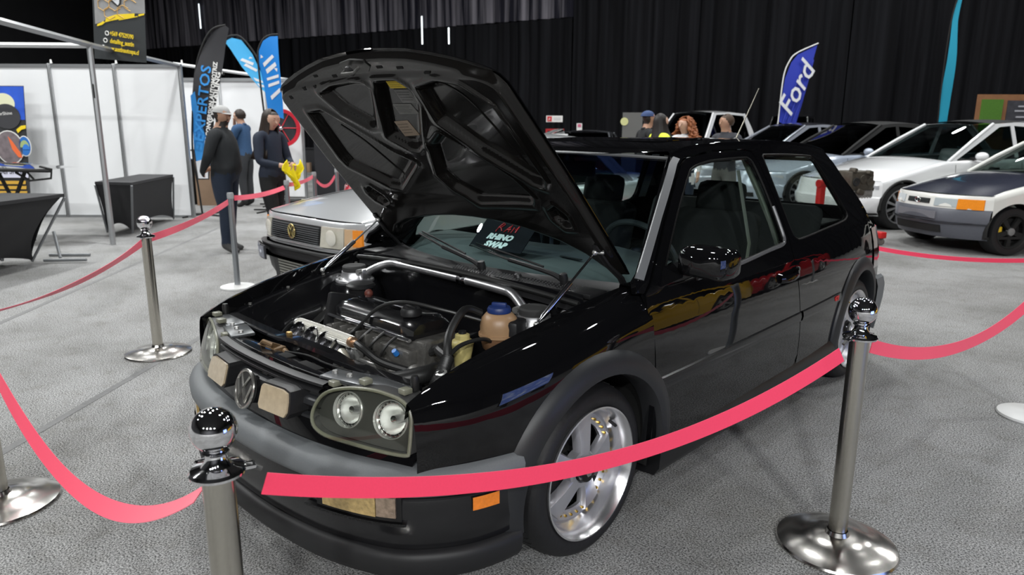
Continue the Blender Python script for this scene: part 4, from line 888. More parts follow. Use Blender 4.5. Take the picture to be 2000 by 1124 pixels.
# ================================================================ STANCHIONS AND BELTS
def ball_post(loc, label, clips=()):
    t = thing('stanchion', label, 'stanchion', loc, 0, 'chrome ball-top stanchions around the black car')
    bs = MB().lathe([(0, 0), (.198, 0), (.2, .006), (.196, .013), (.16, .026), (.115, .034), (.112, .036), (.06, .043), (.04, .046), (.034, .06)], n=48).build('base', mat('worn_chrome_base', (.62, .6, .57), .2, 1., noise=.12, nscale=9), t, 30)
    MB().lathe([(.031, .045), (.031, .765), (0, .765)], n=32).build('pole', STEEL, t, 30)
    c = MB().lathe([(.031, .755), (.052, .758), (.054, .764), (.050, .770), (.030, .776), (.021, .79), (.020, .80), (.026, .806), (.020, .812)], n=32).build('collar', CHROME, t, 30)
    MB().ball((0, 0, .850), .0445, 32).build('ball', CHROME, t, 60)
    for ang in clips:
        d = Vector((math.cos(ang), math.sin(ang), 0)); n = Vector((-d.y, d.x, 0))
        MB().tube([d*.045+n*.016+Vector((0, 0, .764)), d*.068+n*.010+Vector((0, 0, .762)), d*.068-n*.010+Vector((0, 0, .762)), d*.045-n*.016+Vector((0, 0, .764))], .0045, 8, closed=True).build('belt_hook', CHROME, c)
        MB().tube([d*.064+Vector((0, 0, .760)), d*.082+Vector((0, 0, .748))], .005, 8).build('hook_clip', ALUD, c)
    return t
def slim_post(loc, label):
    t = thing('slim_stanchion', label, 'stanchion', loc, 0, 'slim grey stanchions at the back')
    MB().lathe([(0, 0), (.15, 0), (.153, .006), (.15, .016), (.13, .022), (.03, .026), (.028, .03)], n=36).build('base', mat('white_disc_base', (.66, .66, .65), .4), t, 30)
    MB().lathe([(.026, .02), (.026, .82), (0, .82)], n=24).build('pole', mat('satin_grey_pole', (.33, .35, .37), .3, .8), t, 30)
    MB().lathe([(.029, .815), (.030, .85), (.026, .868), (0, .870)], n=24).build('cap', mat('grey_cap', (.32, .33, .34), .4), t, 30)
    return t
def ang(a, b): return math.atan2(b[1]-a[1], b[0]-a[0])
SF, SR, SL, SE, SX = (.80, -.388, 0), (1.388, 1.49, 0), (-2.57, .654, 0), (-1.037, -.488, 0), (1.69, 3.37, 0)
S1, S2, S3, S4 = (-4.08, 1.90, 0), (-5.193, 3.057, 0), (-6.381, 4.111, 0), (-6.962, 4.827, 0)
ball_post(SF, 'chrome ball-top stanchion in front of the hatchback bumper', [ang(SF, SR), ang(SF, SE)])
ball_post(SR, 'chrome ball-top stanchion beside the hatchback door', [ang(SR, SF), ang(SR, SX)])
ball_post(SL, 'chrome ball-top stanchion standing alone near the black table', [ang(SL, SE), ang(SL, S1)])
ball_post(SE, 'stanchion cut by the picture edge, only its round base showing', [ang(SE, SF), ang(SE, SL)])
slim_post(SX, 'slim stanchion with white disc base at the edge behind the hatchback')
slim_post(S1, 'slim grey stanchion in front of the man in the cap')
slim_post(S2, 'slim grey stanchion beside the woman in black trousers')
slim_post(S3, 'slim grey stanchion behind the silver hood')
slim_post(S4, 'slim grey stanchion farthest back, beyond the silver hood')
BELT = mat('pink_red_webbing', (1.0, .05, .125), .6, noise=.08, nscale=200, sheen=.3)
def belt(A, B, sag, label, za=.745, zb=.745, w=.047, twist=0., gap=.085, name='belt'):
    A, B = Vector((A[0], A[1], za)), Vector((B[0], B[1], zb)); d = (B-A); dn = Vector((d.x, d.y, 0)).normalized(); sd = Vector((-dn.y, dn.x, 0)); L = d.length; P = []
    for i in range(49):
        f = i/48; t = gap/L+(1-2*gap/L)*f; p = A+d*t; p.z -= sag*4*t*(1-t)
        tg = (d/L+Vector((0, 0, -sag*4*(1-2*t)/L))).normalized(); up = tg.cross(sd).normalized()
        if up.z < 0: up = -up
        a = twist*math.sin(f*PI*.5)+.10*math.sin(f*9); ww = up*math.cos(a)+sd*math.sin(a); nn = tg.cross(ww).normalized()*.0008
        P.append([p+ww*w/2+nn, p-ww*w/2+nn, p-ww*w/2-nn, p+ww*w/2-nn, p+ww*w/2+nn])
    o = MB().grid(P).build(name, BELT, None, 30); tag(o, label, 'belt', 'pink barrier belts')
belt(SF, SR, .185, 'pink belt sagging across the front wheel of the black hatchback', twist=.25)
belt(SE, SF, .34, 'pink belt hanging low from the picture edge to the front stanchion', twist=.9)
belt(SR, SX, .175, 'pink belt rising from the door-side stanchion to the picture edge', twist=.3)
belt(SL, SE, .06, 'pink belt twisting from the lone stanchion towards the picture edge', twist=1.1)
belt(SL, S1, .03, 'pink belt from the lone stanchion to the slim stanchion by the man', zb=.80)
belt(S1, S2, .03, 'pink belt between slim stanchions in front of the woman', za=.82, zb=.80, twist=.4)
belt(S2, S3, .03, 'dark pink belt behind the woman and above the silver hood', za=.82, zb=.82)
belt(S3, S4, .16, 'pink belt sagging between the two farthest slim stanchions', za=.80, zb=.82)
hb0, hb1, hb2 = H(2.08, 7.0), H(6.4, 5.7), H(1.6, 9.6)
for p, l in ((hb0, 'slim stanchion behind the black hatchback, seen through its door window'), (hb1, 'slim stanchion out past the picture edge near the white hatchback'), (hb2, 'slim stanchion hidden behind the raised hood')): slim_post(p, l)
belt(hb0, hb1, .50, 'long pink belt drooping almost to the carpet before the white hatchback', za=.78, zb=.78, w=.04)
belt(hb2, hb0, .12, 'pink belt glimpsed through the windows of the black hatchback', za=.78, zb=.78, w=.04)
# ================================================================ OTHER CARS
def car(name, label, loc, rz, m, p, front=None, group=None):
    """p: L W(half) axles ua ub wheel r, heights; builds body, hood, roof, glass, wheels"""
    g = lambda k, d: p.get(k, d)
    L, W, ua, ub, r = p['L'], p['W'], p['ua'], p['ub'], p['r']
    T = thing(name, label, 'car', loc, rz, group)
    hf, hc, hb, hd, hr = p['hf'], p['hc'], p['hb'], p['hd'], p['hr']; u1, u2, u3, u4 = p['u1'], p['u2'], p['u3'], p['u4']
    sil = g('sill', .20); cf = g('cf', .42); cr = g('cr', .35); bm_ = g('bumper', m); ar = r+g('gap', .045)
    TH = pch([cf, (cf+u1)/2, u1, (u1+u4)/2, u4, L-cr], [hf, (hf+hc)/2+.015, hc, (hc+hb)/2, hb, hd])
    def Wd(u, w):
        f = (w-sil)/(1.0-sil); return W*(1-.05*max(0, .35-f)/.35-.07*max(0, f-.45)**1.3)-.03*(max(0, .9-u)/.5)**2-.04*(max(0, u-(L-.9))/.6)**2
    def low(u):
        b = sil
        for a in (ua, ub):
            if abs(u-a) < ar: b = max(b, r+math.sqrt(ar*ar-(u-a)**2)*.98)
        return b
    us = []; u = cf
    while u < L-cr: us.append(u); u += .025
    us.append(L-cr)
    for sg in (1, -1):
        P = []
        for u in us:
            th = TH(u); lo = min(low(u), th-.06); row = []
            for k in range(11): w = lo+(th-.05-lo)*k/10; row.append(Vector((sg*Wd(u, w), u, w)))
            v0 = Wd(u, th-.05); row += [Vector((sg*(v0-.012), u, th-.02)), Vector((sg*(v0-.04), u, th)), Vector((sg*(v0-.09), u, th+.004))]
            P.append(row)
        MB().grid(P).build('body_side', m, T, 45)
        for a in (ua, ub):
            Q = [[Vector((sg*x, a+(ar+.004)*math.cos(t), r+(ar+.004)*math.sin(t)*.98)) for x in (W-.02, W-.25)] for t in [-.2+(PI+.4)*k/20 for k in range(21)]]
            MB().grid(Q).build('wheel_well', MATTEB, T)
            if g('archtrim', 0): MB().tube([Vector((sg*(Wd(a, .5)+.004), a+ar*math.cos(t), r+ar*math.sin(t)*.98)) for t in [-.1+(PI+.2)*k/20 for k in range(21)]], .018, 6).build('arch_trim', MATTEB, T)
            wheel(T, sg, a, r, W, p)
    # nose plan curve
    def plan(s, z): # s -1..1
        k = abs(s); wv = Wd(cf, z); return Vector((s*wv, cf*k**g('np', 2.6), z))
    rake = g('rake', .06)
    def nose(s, z, o=0.):
        q = plan(s, z); q.y += rake*max(0, (z-.45))/.3*(1-abs(s)**3)-o+g('chin', .05)*max(0, .42-z)/.2*(1-abs(s)**2); return q
    S = [-1+2*i/28 for i in range(29)]
    zb = g('zbump', .52)
    MB().grid([[nose(s, z, o) for z, o in ((sil-.01, -.02), (sil+.05, .01), ((sil+zb)/2, .02), (zb-.03, .02), (zb, 0))] for s in S]).build('front_bumper', bm_, T, 45)
    MB().grid([[nose(s, zb+(hf-.02-zb)*k/4, 0) for k in range(5)]+[nose(s, hf-.005, -.012)] for s in S]).build('front_panel', m, T, 45)
    hm = g('hood', m); P = []
    for s in S:
        row = []
        e = nose(s, hf-.004, -.014)
        for k in range(13):
            f = k/12; c = Vector((s*(Wd(u1, hc)-.085), u1-.10*(1-s*s)*g('cowlbow', 1), hc)); q = e.lerp(c, f); q.z = TH(cf+(u1-cf)*f)+.045*(1-abs(s)**2.2)*min(1, f*2.5+.2); q.x = s*((Wd(cf+(u1-cf)*f, q.z)-.086)*min(1, f*3)+(1-min(1, f*3))*Wd(cf, hf)*.97); row.append(q)
        P.append(row)
    hd_ = MB().grid(P).build('hood', hm, T, 50)
    # greenhouse
    wb, wt = W-.085, g('wt', W*.70)
    def GS(u, w):
        f = (w-min(hc, hb))/(hr-min(hc, hb)); return Vector((wb+(wt-wb)*f-.03*f*(1-f)*-1, u, w))
    def belt_(u): return TH(u)+.002
    glow = [(u1, belt_(u1)), ((u1+u4)/2, belt_((u1+u4)/2)), (u4, belt_(u4)), (u3, hr-.03), ((u2+u3)/2, hr), (u2, hr-.03)]
    um = g('um', (u2+u3)/2-.05); ic = .055
    fr = [(u1+.16, belt_(u1+.2)+.015), (um-ic*.6, belt_(um)+.015), (um-ic*.6, hr-.055), (u2+.10, hr-.075)]
    rw = [(um+ic*.6, belt_(um)+.015), (u4-.20, belt_(u4)+.02), (u3-.06, hr-.085), (um+ic*.6, hr-.055)]
    pm = g('pillar', m)
    for sg in (1, -1):
        sf = panel('side_frame', glow, GS, pm, T, holes=[fr, rw], step=.10, thick=.02, mir=sg < 0)
        for nm, h in (('front_side_window', fr), ('rear_side_window', rw)): panel(nm, h, lambda u, w: GS(u, w)-Vector((.012, 0, 0)), g('glass', GLASSD), sf, step=.15, thick=.004, mir=sg < 0)
        MB().tube([GS(fr[0][0]+(rw[1][0]-fr[0][0])*k/10, belt_(fr[0][0]+(rw[1][0]-fr[0][0])*k/10)+.012)*1 if sg > 0 else Vector((-1, 1, 1))*GS(fr[0][0]+(rw[1][0]-fr[0][0])*k/10, belt_(fr[0][0]+(rw[1][0]-fr[0][0])*k/10)+.012) for k in range(11)], .010, 6).build('window_trim', g('trim', MATTEB), sf)
    rm = g('roof', m)
    def roofp(s, f):
        u = u2-.06*(1-s*s)+(u3+.06*(1-s*s)-u2+.06*(1-s*s))*f; return Vector((s*wt*1.005, u, hr-.03+.03*math.sin(PI*min(1, max(0, f)))+.05*(1-s*s)))
    MB().grid([[roofp(-1+2*i/14, k/14) for k in range(15)] for i in range(15)]).build('roof_panel', rm, T, 60)
    def strip4(a0, a1, b0, b1, bulge): return MB().grid([[(lambda q: q+Vector((0, bulge*(1-s*s), .02*(1-s*s)*math.sin(PI*f))))(Vector((s*(a0[0]+(a1[0]-a0[0])*f), a0[1]+(a1[1]-a0[1])*f+0, a0[2]+(a1[2]-a0[2])*f))) for f in [k/8 for k in range(9)]] for s in [-1+2*i/14 for i in range(15)]])
    strip4((wb, u1, hc), (wt, u2, hr-.03), 0, 0, -.085).build('windscreen', g('glass', GLASSD), T, 60)
    strip4((wb, u4, hb), (wt, u3, hr-.03), 0, 0, .085).build('rear_glass', g('glass', GLASSD), T, 60)
    for sg in (1, -1):
        for a, b in (((wb, u1, hc), (wt, u2, hr-.03)), ((wb, u4, hb), (wt, u3, hr-.03))):
            MB().tube([(sg*a[0], a[1], a[2]), (sg*(a[0]+b[0])/2+sg*.006, (a[1]+b[1])/2, (a[2]+b[2])/2+.012), (sg*b[0], b[1], b[2])], .026, 8).build('pillar', pm, T, 50)
    # rear deck and tail
    MB().grid([[Vector((s*(Wd(u, TH(u))-.05), u+.05*(1-s*s), TH(u)+.01*(1-s*s))) for u in (u4, (u4+L-cr)/2, L-cr, L-.12)]+[Vector((s*(W-.14), L-.02+.0*(1-s*s), hd-.14)), Vector((s*(W-.12), L, .48)), Vector((s*(W-.14), L-.03, sil))] for s in [-1+2*i/12 for i in range(13)]]).build('tail', m, T, 50)
    for sg in (1, -1): MB().grid([[Vector((sg*(Wd(L-cr, w) if f == 0 else (Wd(L-cr, w)-.02 if f == .5 else W-.13)), L-cr+(cr-.03)*f, w)) for w in (sil, .4, .6, hd-.05, hd)] for f in (0, .5, 1)]).build('rear_corner', m, T, 50)
    # underside, cabin floor and seats
    MB().box((0, L/2, sil+.02), (2*W-.12, L-.7, .03)).build('underbody', MATTEB, T, 0)
    for v in (.38, -.38):
        MB().box((v, um-.02, .85), (.44, .14, .62), Matrix.Rotation(-.2, 3, 'X'), .05).build('seat', g('seatm', CABIN), T, 50)
    MB().box((0, u1+.38, hc-.10), (2*W-.35, .35, .12), None, .03).build('dashboard', DASHM if g('seatm', 0) == 0 else CABIN, T)
    for sg in (1, -1):
        mu = u1+g('mirror_u', .42); z = belt_(mu)+.06
        mb = MB().ball((sg*(W+.085), mu, z), 1, 16, (.10, .075, .065)); mm = mb.build('door_mirror', g('mirror', m), T, 60)
        MB().prism([(sg*(W-.10), mu-.03, z-.05), (sg*(W-.10), mu+.05, z-.05), (sg*(W-.10), mu+.05, z-.015), (sg*(W-.10), mu-.03, z-.015)], [(sg*(W+.03), mu-.02, z-.045), (sg*(W+.03), mu+.04, z-.045), (sg*(W+.03), mu+.04, z-.01), (sg*(W+.03), mu-.02, z-.01)]).build('mirror_foot', MATTEB, mm)
        for u in (um-.12, u4-.35)[:g('doors', 2)]: MB().box((sg*(Wd(u, hc-.12)+.008), u, hc-.10), (.02, .18, .03), None, .008).build('door_handle', g('handle', m), T)
        for u in (u1+.08, um+.03): # shut lines
            MB().tube([(sg*(Wd(u, w)+.0005), u+.02*(1-w), w) for w in [sil+.08+(TH(u)-.05-sil-.08)*k/10 for k in range(11)]], .004, 4).build('shut_line', MATTEB, T)
    if front: front(T, nose, zb, hf, Wd)
    return T
def wheel(T, sg, a, r, W, p):
    rr = r*p.get('rimf', .72); x0 = sg*(W-.035); ax = (sg, 0, 0); c = (x0, a, r)
    ty = MB().lathe([(rr*.96, -.04), (rr, -.004), (rr*1.06, .004), (r*.95, .0), (r, -.03), (r, -.19), (r*.95, -.21), (rr, -.19)], c, ax, 40).build('wheel', RUBBER, T, 40)
    wm = p.get('wheelm', ALU); rim = MB().lathe([(rr*.97, -.19), (rr*.97, -.03), (rr, .0), (rr*.95, .002), (rr*.91, -.02), (rr*.9, -.05)], c, ax, 40).build('rim', wm, ty, 40)
    n = p.get('spokes', 5); x, y, d = frame_of(ax); c = Vector(c)
    for k in range(n):
        t = 2*PI*k/n+.3; e = x*math.cos(t)+y*math.sin(t); f = d.cross(e); sw = p.get('spw', .16)*r
        P = [[c+e*q*rr+f*w*sw*(.55+.5*q)+d*(o-.03+.012*(1-q)) for w, o in ((-1, -.03), (-.8, 0), (.8, 0), (1, -.03))] for q in (.12, .5, .93)]
        MB().grid(P).build('spoke', wm, rim, 30)
    MB().lathe([(rr*.24, -.05), (rr*.22, -.008), (rr*.1, 0), (0, 0)], c, ax, 20).build('hub', p.get('hubm', wm), rim, 40)
    if p.get('caliper'): MB().box(c-Vector((sg*.08, 0, 0))+Vector((0, -rr*.55, rr*.02)), (.05, rr*.25, rr*.55), None, .01).build('brake_caliper', p['caliper'], ty)
    MB().lathe([(0, -.10), (rr*.9, -.10)], c, ax, 24).build('brake_disc', MATTEB, ty)
def patch(nose, s0, s1, z0, z1, o0, o1, name, m, T, n=8, z0b=None, z1b=None):
    A = lambda o: [nose(s0+(s1-s0)*i/n, z0+((z0b if z0b else z0)-z0)*i/n, o) for i in range(n+1)]+[nose(s0+(s1-s0)*i/n, z1+((z1b if z1b else z1)-z1)*i/n, o) for i in range(n, -1, -1)]
    return MB().prism(A(o0), A(o1)).build(name, m, T, 30)
# ---- silver saloon beside the hatchback
SILV = mat('silver_car_paint', (.50, .51, .52), .28, .35, coat=.8); LENSG = mat('ribbed_glass_lens', (.55, .53, .45), .2, coat=.8, noise=.15, nscale=40); ORANGE = mat('orange_lens', (.9, .28, .02), .25, coat=.5, noise=.15, nscale=60)
def silver_front(T, nose, zb, hf, Wd):
    patch(nose, -.62, .45, .545, .69, .012, -.02, 'grille_back', MATTEB, T)
    for k in range(8): patch(nose, -.60, .43, .553+.0165*k, .561+.0165*k, .022, .010, 'grille_slat', mat('grille_grey', (.08, .085, .09), .4), T)
    c = nose(-.09, .62, .03); r_ = T
    e = MB().tube([c+Vector((.05*math.cos(a*PI/12), 0, .055*math.sin(a*PI/12))) for a in range(24)], .007, 8, closed=True).build('emblem', mat('gilt', (.55, .45, .2), .3, .9), T)
    for P in ([(-.022, .045), (0, .01), (.022, .045)], [(-.042, .02), (-.02, -.036), (0, 0), (.02, -.036), (.042, .02)]): MB().tube([c+Vector((x, -.004, z)) for x, z in P], .006, 5).build('emblem_letter', mat('gilt'), e)
    for s0, s1, sg in ((.47, .80, 1), (-.80, -.63, -1)):
        h = patch(nose, s0, s1, .535, .695, .018, -.02, 'headlamp', LENSG, T)
        q = nose((s0+s1)/2, .615, .02); MB().lathe([(0, .004), (.05, .006), (.062, 0)], q, (.1*sg, -1, 0), 24).build('bulb_ring', mat('lamp_glow_glass', (.7, .68, .6), .1, coat=1), h)
    ind = patch(nose, .81, .93, .54, .69, .016, -.02, 'indicator_inner', mat('pale_amber', (.62, .42, .25), .25, coat=.6), T); patch(nose, .90, .985, .56, .685, .018, -.02, 'indicator', ORANGE, T)
    patch(nose, -.985, -.82, .56, .69, .016, -.02, 'indicator', ORANGE, T)
    patch(nose, -.98, .98, .50, .53, .03, -.02, 'lower_trim', SILV, T)
    MBK = mat('black_bumper_plastic', (.022, .022, .023), .5)
    patch(nose, -1, 1, .395, .495, .075, -.02, 'bumper_bar', MBK, T, 16)
    patch(nose, -.55, .30, .20, .385, .02, -.05, 'intercooler_frame', MBK, T)
    for k in range(7): patch(nose, -.40, .28, .215+.024*k, .228+.024*k, .028, .015, 'intercooler_fin', mat('fin_metal', (.33, .33, .29), .45, .6), T)
    pl = patch(nose, -.92, -.52, .36, .475, .105, .09, 'number_plate', mat('plate_dark_edge', (.05, .05, .055), .4), T)
    patch(nose, -.90, -.54, .37, .465, .108, .100, 'plate_face', mat('plate_face_grey', (.22, .23, .27), .5), pl)
    a, b = nose(-.86, .42, .112), nose(-.58, .42, .112)
    M_ = basis((a+b)/2+Vector((0, 0, .015)), b-a, (0, 0, 1))
    for s_, y, z in (('al', .03, .05), ('Forastero', -.015, .045)): text('plate_lettering', s_, z, mat('plate_pale', (.75, .78, .85), .5), M_@Matrix.Translation((0, y, 0)), pl, shear=.35, bold=.001)
car('silver_saloon', 'silver boxy saloon with black grille parked on the far side of the hatchback', (-3.02, 1.93, 0), 0., SILV, dict(L=4.1, W=.80, ua=.80, ub=3.2, r=.30, hf=.74, hc=.88, hb=.90, hd=.92, hr=1.36, u1=1.28, u2=1.85, u3=3.05, u4=3.62, cf=.16, np=4.0, rake=.05, zbump=.50, glass=glass('pale_car_glass', (.55, .62, .6)), bumper=mat('black_bumper_plastic', (.022, .022, .023), .5), sill=.22, cowlbow=.6, chin=.02), silver_front)
tag(MB().add([Vector(p)+Vector((-3.02, 1.93, 0)) for p in ((-.40, .42, .795), (-.22, .42, .80), (-.20, .52, .808), (-.38, .52, .803), (-.40, .42, .80), (-.22, .42, .805), (-.20, .52, .813), (-.38, .52, .808))], [(0, 1, 2, 3), (4, 5, 6, 7), (0, 1, 5, 4), (1, 2, 6, 5), (2, 3, 7, 6), (3, 0, 4, 7)]).build('paper_note', mat('pale_yellow_paper', (.8, .7, .4), .7), None, 20), 'pale yellow note lying on the silver hood', 'paper')
# ---- white electric car and its two silver-blue neighbours
WPAINT = mat('white_car_paint', (.78, .79, .80), .18, coat=1.); SBLUE = mat('silver_blue_paint', (.42, .47, .56), .2, .3, coat=1.); GREYP = mat('silver_grey_paint', (.33, .35, .40), .2, .4, coat=1.); RPAINT = mat('red_car_paint', (.45, .008, .012), .08, coat=1.); YPAINT = mat('yellow_car_paint', (.72, .42, .02), .1, coat=1.)
EVP = dict(L=4.8, W=.93, ua=.92, ub=3.85, r=.345, hf=.72, hc=1.0, hb=1.06, hd=1.08, hr=1.58, u1=1.72, u2=2.65, u3=3.60, u4=4.38, cf=.55, np=2.4, rake=.12, zbump=.50, sill=.22, archtrim=1, wheelm=mat('grey_alloy', (.35, .35, .37), .35, .7), spokes=10, spw=.07, rimf=.74, um=3.0, pillar=MATTEB)
def ev_front(T, nose, zb, hf, Wd):
    for sg in (1, -1): patch(nose, sg*.62, sg*.97, .60, .655, .006, -.02, 'headlamp', mat('ev_lamp', (.35, .36, .38), .1, coat=1), T)
    patch(nose, -.6, .6, .25, .33, .025, -.02, 'lower_intake', MATTEB, T)
    for sg in (1, -1): MB().prism([(sg*(Wd(1.42, .72)+.002), 1.48, .755), (sg*(Wd(1.42, .72)+.002), 1.65, .760), (sg*(Wd(1.42, .72)+.002), 1.53, .725)], [(sg*(Wd(1.42, .72)-.02), 1.48, .755), (sg*(Wd(1.42, .72)-.02), 1.65, .760), (sg*(Wd(1.42, .72)-.02), 1.53, .725)]).build('wing_badge', mat('dark_green_badge', (.02, .05, .03), .3), T)
def hcar(name, label, a, d, th, m, p, wheel_u, front=None, group=None):
    """place so that the near front wheel (own left side) stands at hall position (a, d), nose pointing to the side"""
    rz = HROT-PI/2+th; base = H(a, d); off = Vector((p['W'], wheel_u, 0)); off.rotate(Matrix.Rotation(rz, 3, 'Z')); return car(name, label, base-off, rz, m, p, front, group)
hcar('white_electric_car', 'white electric crossover with black roof and black arch trims', 5.74, 10.35, math.radians(14), WPAINT, dict(EVP, roof=MATTEB, pillar=WPAINT, seatm=mat('white_seat', (.6, .6, .58), .6), glass=glass('tinted_car_glass', (.30, .36, .36))), .92, ev_front)
hcar('silver_blue_car', 'silver blue electric crossover with black roof between two other cars', 5.25, 12.75, math.radians(14), SBLUE, dict(EVP, roof=MATTEB), .92, ev_front)
hcar('silver_grey_car', 'silver grey crossover with grey roof, farthest of the row by the drapes', 4.75, 15.0, math.radians(14), GREYP, dict(EVP, roof=mat('dark_grey_roof', (.05, .05, .06), .2, coat=1), pillar=GREYP), .92, ev_front)
# ---- white coupe with dark hood
def coupe_front(T, nose, zb, hf, Wd):
    g_ = patch(nose, -.24, .24, .575, .635, .008, -.02, 'grille', MATTEB, T)
    for k in range(3): patch(nose, -.23, .23, .582+.018*k, .590+.018*k, .012, .004, 'grille_slat', mat('grille_dark', (.04, .05, .05), .4), T)
    c = nose(0, .605, .014); MB().tube([c+Vector((.045*math.cos(a*PI/10), 0, .026*math.sin(a*PI/10))) for a in range(20)], .006, 6, closed=True).build('emblem_ring', POLISH, g_); MB().tube([c+Vector((0, 0, -.024)), c+Vector((0, -.002, .02))], .006, 6).build('emblem_letter', POLISH, g_)
    for sg in (1, -1):
        h = patch(nose, sg*.33, sg*.66, .555, .65, .008, -.02, 'headlamp', mat('bright_lens', (.42, .47, .49), .1, coat=1), T); patch(nose, sg*.665, sg*.93, .535, .655, .012, -.02, 'corner_indicator', ORANGE, T)
    patch(nose, -.42, .42, .40, .49, .03, .0, 'plate_recess', mat('plate_recess_grey', (.17, .17, .19), .5), T); patch(nose, -.5, .5, .24, .33, .028, -.02, 'lower_intake', MATTEB, T)  # plain grey patch where the number plate would sit
    patch(nose, -.995, .995, .355, .375, .036, .0, 'bumper_groove', mat('dark_bumper_line', (.04, .042, .05), .5), T, 20)
GREYB = mat('faded_grey_bumper', (.10, .105, .125), .42, noise=.1, nscale=30)
hcar('white_hatchback', 'white hatchback with dark blue hood, grey bumper and black five-spoke wheels', 5.85, 8.12, math.radians(9), mat('cream_white_paint', (.76, .76, .72), .2, coat=1.), dict(L=3.6, W=.80, ua=.68, ub=2.9, r=.285, hf=.70, hc=.90, hb=.92, hd=.95, hr=1.32, u1=1.30, u2=1.95, u3=2.75, u4=3.3, cf=.38, np=2.8, rake=.05, zbump=.535, sill=.19, bumper=GREYB, hood=mat('dark_blue_hood', (.025, .028, .045), .18, coat=.6), glass=glass('pale_car_glass'), wheelm=MATTEB, spokes=5, spw=.13, rimf=.70, caliper=mat('yellow_caliper', (.75, .5, .03), .4), hubm=mat('grey_hub', (.2, .2, .2), .5), gap=.055), .68, coupe_front)
# ---- far cars
hcar('white_suv', 'white off-road wagon with roof rails behind the three visitors', 4.55, 17.3, math.radians(38), WPAINT, dict(L=3.3, W=.88, ua=.75, ub=2.6, r=.37, hf=.95, hc=1.12, hb=1.18, hd=1.20, hr=1.90, u1=.95, u2=1.5, u3=2.8, u4=3.15, cf=.40, np=3, sill=.30, pillar=WPAINT, um=2.1), .75, ev_front)
hcar('black_truck', 'black square-cut utility truck beside the tall blue flag', 7.75, 18.6, math.radians(58), mat('black_truck_paint', (.012, .012, .014), .25, coat=.7), dict(L=2.0, W=.62, ua=.45, ub=1.6, r=.33, hf=1.02, hc=1.12, hb=1.15, hd=1.16, hr=1.84, u1=.45, u2=.62, u3=1.6, u4=1.75, cf=.15, cr=.2, np=5, sill=.35, mirror_u=.15, um=1.1), .45)
hcar('dark_coupe', 'low dark coupe with grey roof behind the black hatchback', 2.4, 17.2, math.radians(75), mat('dark_grey_paint', (.10, .105, .115), .25, .3, coat=.8), dict(L=4.1, W=.85, ua=.8, ub=3.2, r=.31, hf=.74, hc=.95, hb=.98, hd=1.0, hr=1.40, u1=1.35, u2=1.95, u3=3.0, u4=3.6, cf=.35), .8, ev_front)
hcar('white_rally_car', 'white car with a red roof stripe by the red hose cabinet', -2.25, 14.0, math.radians(4), WPAINT, dict(L=4.2, W=.85, ua=.8, ub=3.3, r=.31, hf=.80, hc=1.0, hb=1.30, hd=1.36, hr=1.50, u1=1.35, u2=1.9, u3=3.0, u4=3.7, cf=.35, roof=RPAINT), .8, ev_front)
car('red_coupe', 'red coupe whose nose shows beyond the silver hood', (-5.0, 3.85, 0), 0, RPAINT, dict(L=4.2, W=.84, ua=.8, ub=3.2, r=.31, hf=.76, hc=.92, hb=.90, hd=.93, hr=1.22, u1=1.35, u2=1.95, u3=3.0, u4=3.6, cf=.4), ev_front)
# two cars standing across the aisle, seen mirrored in the black paint
car('yellow_car', 'yellow car across the aisle, mirrored in the black door', (4.9, 4.0, 0), math.radians(4), YPAINT, dict(L=4.1, W=.85, ua=.8, ub=3.2, r=.31, hf=.70, hc=.90, hb=.94, hd=.95, hr=1.35, u1=1.3, u2=1.9, u3=3.1, u4=3.7, cf=.4))
car('red_car', 'red car across the aisle, mirrored in the black rear wing', (5.0, 8.6, 0), math.radians(2), RPAINT, dict(L=4.3, W=.86, ua=.8, ub=3.3, r=.32, hf=.72, hc=.92, hb=.95, hd=.98, hr=1.38, u1=1.35, u2=1.95, u3=3.2, u4=3.8, cf=.4))
# ---- engine on a red stand
ep = H(4.28, 8.9)
EB = thing('bare_engine', 'bare dirty engine block held up on a red stand', 'engine', ep, HROT+.35)
GRIM = mat('grimy_iron', (.075, .066, .052), .55, .5, noise=.5, nscale=25, bump=.4)
MB().box((0, 0, .83), (.36, .30, .24), None, .02).build('block', GRIM, EB); MB().box((0, 0, .67), (.40, .28, .10), None, .02).build('crankcase', mat('dull_alloy_case', (.22, .21, .2), .5, .5, noise=.4, nscale=30, bump=.3), EB)
for k in range(3): MB().lathe([(.03, -.02), (.055, 0), (.05, .008), (.03, .006), (.0, -.01)], (-.11+.11*k, -.155, .82+.03*(k % 2)), (0, -1, 0), 18).build('port', MATTEB if k == 0 else GRIM, EB)
for p, s in (((.22, .0, .78), (.12, .14, .12)), ((.28, .0, .72), (.08, .08, .05)), ((-.05, -.17, .70), (.10, .06, .06)), ((.08, -.16, .93), (.08, .08, .05)), ((-.14, -.12, .96), (.05, .1, .06))): MB().box(p, s, Matrix.Rotation(.3, 3, 'Y'), .012).build('casting', GRIM, EB)
for k in range(8): MB().lathe([(0, .01), (.012, .01), (.013, 0)], (-.16+.045*k, -.14, .625), (0, -1, 0), 6).build('bolt', ALU, EB)
ST = thing('engine_stand', 'red steel engine stand on castors behind the black hatchback', 'stand', ep, HROT+.35); RED = mat('red_stand_paint', (.55, .02, .02), .35)
MB().tube([(-.20, 0, .80), (-.55, 0, .80)], .05, 14).build('head_tube', RED, ST); MB().box((-.50, 0, .45), (.08, .08, .75), None, .01).build('post', RED, ST); MB().box((-.05, 0, .13), (1.05, .07, .07), None, .01).build('floor_beam', RED, ST); MB().box((-.52, 0, .13), (.07, .7, .07), None, .01).build('cross_beam', RED, ST)
MB().box((.45, 0, .13), (.10, .30, .08), None, .01).build('toe_plate', RED, ST)
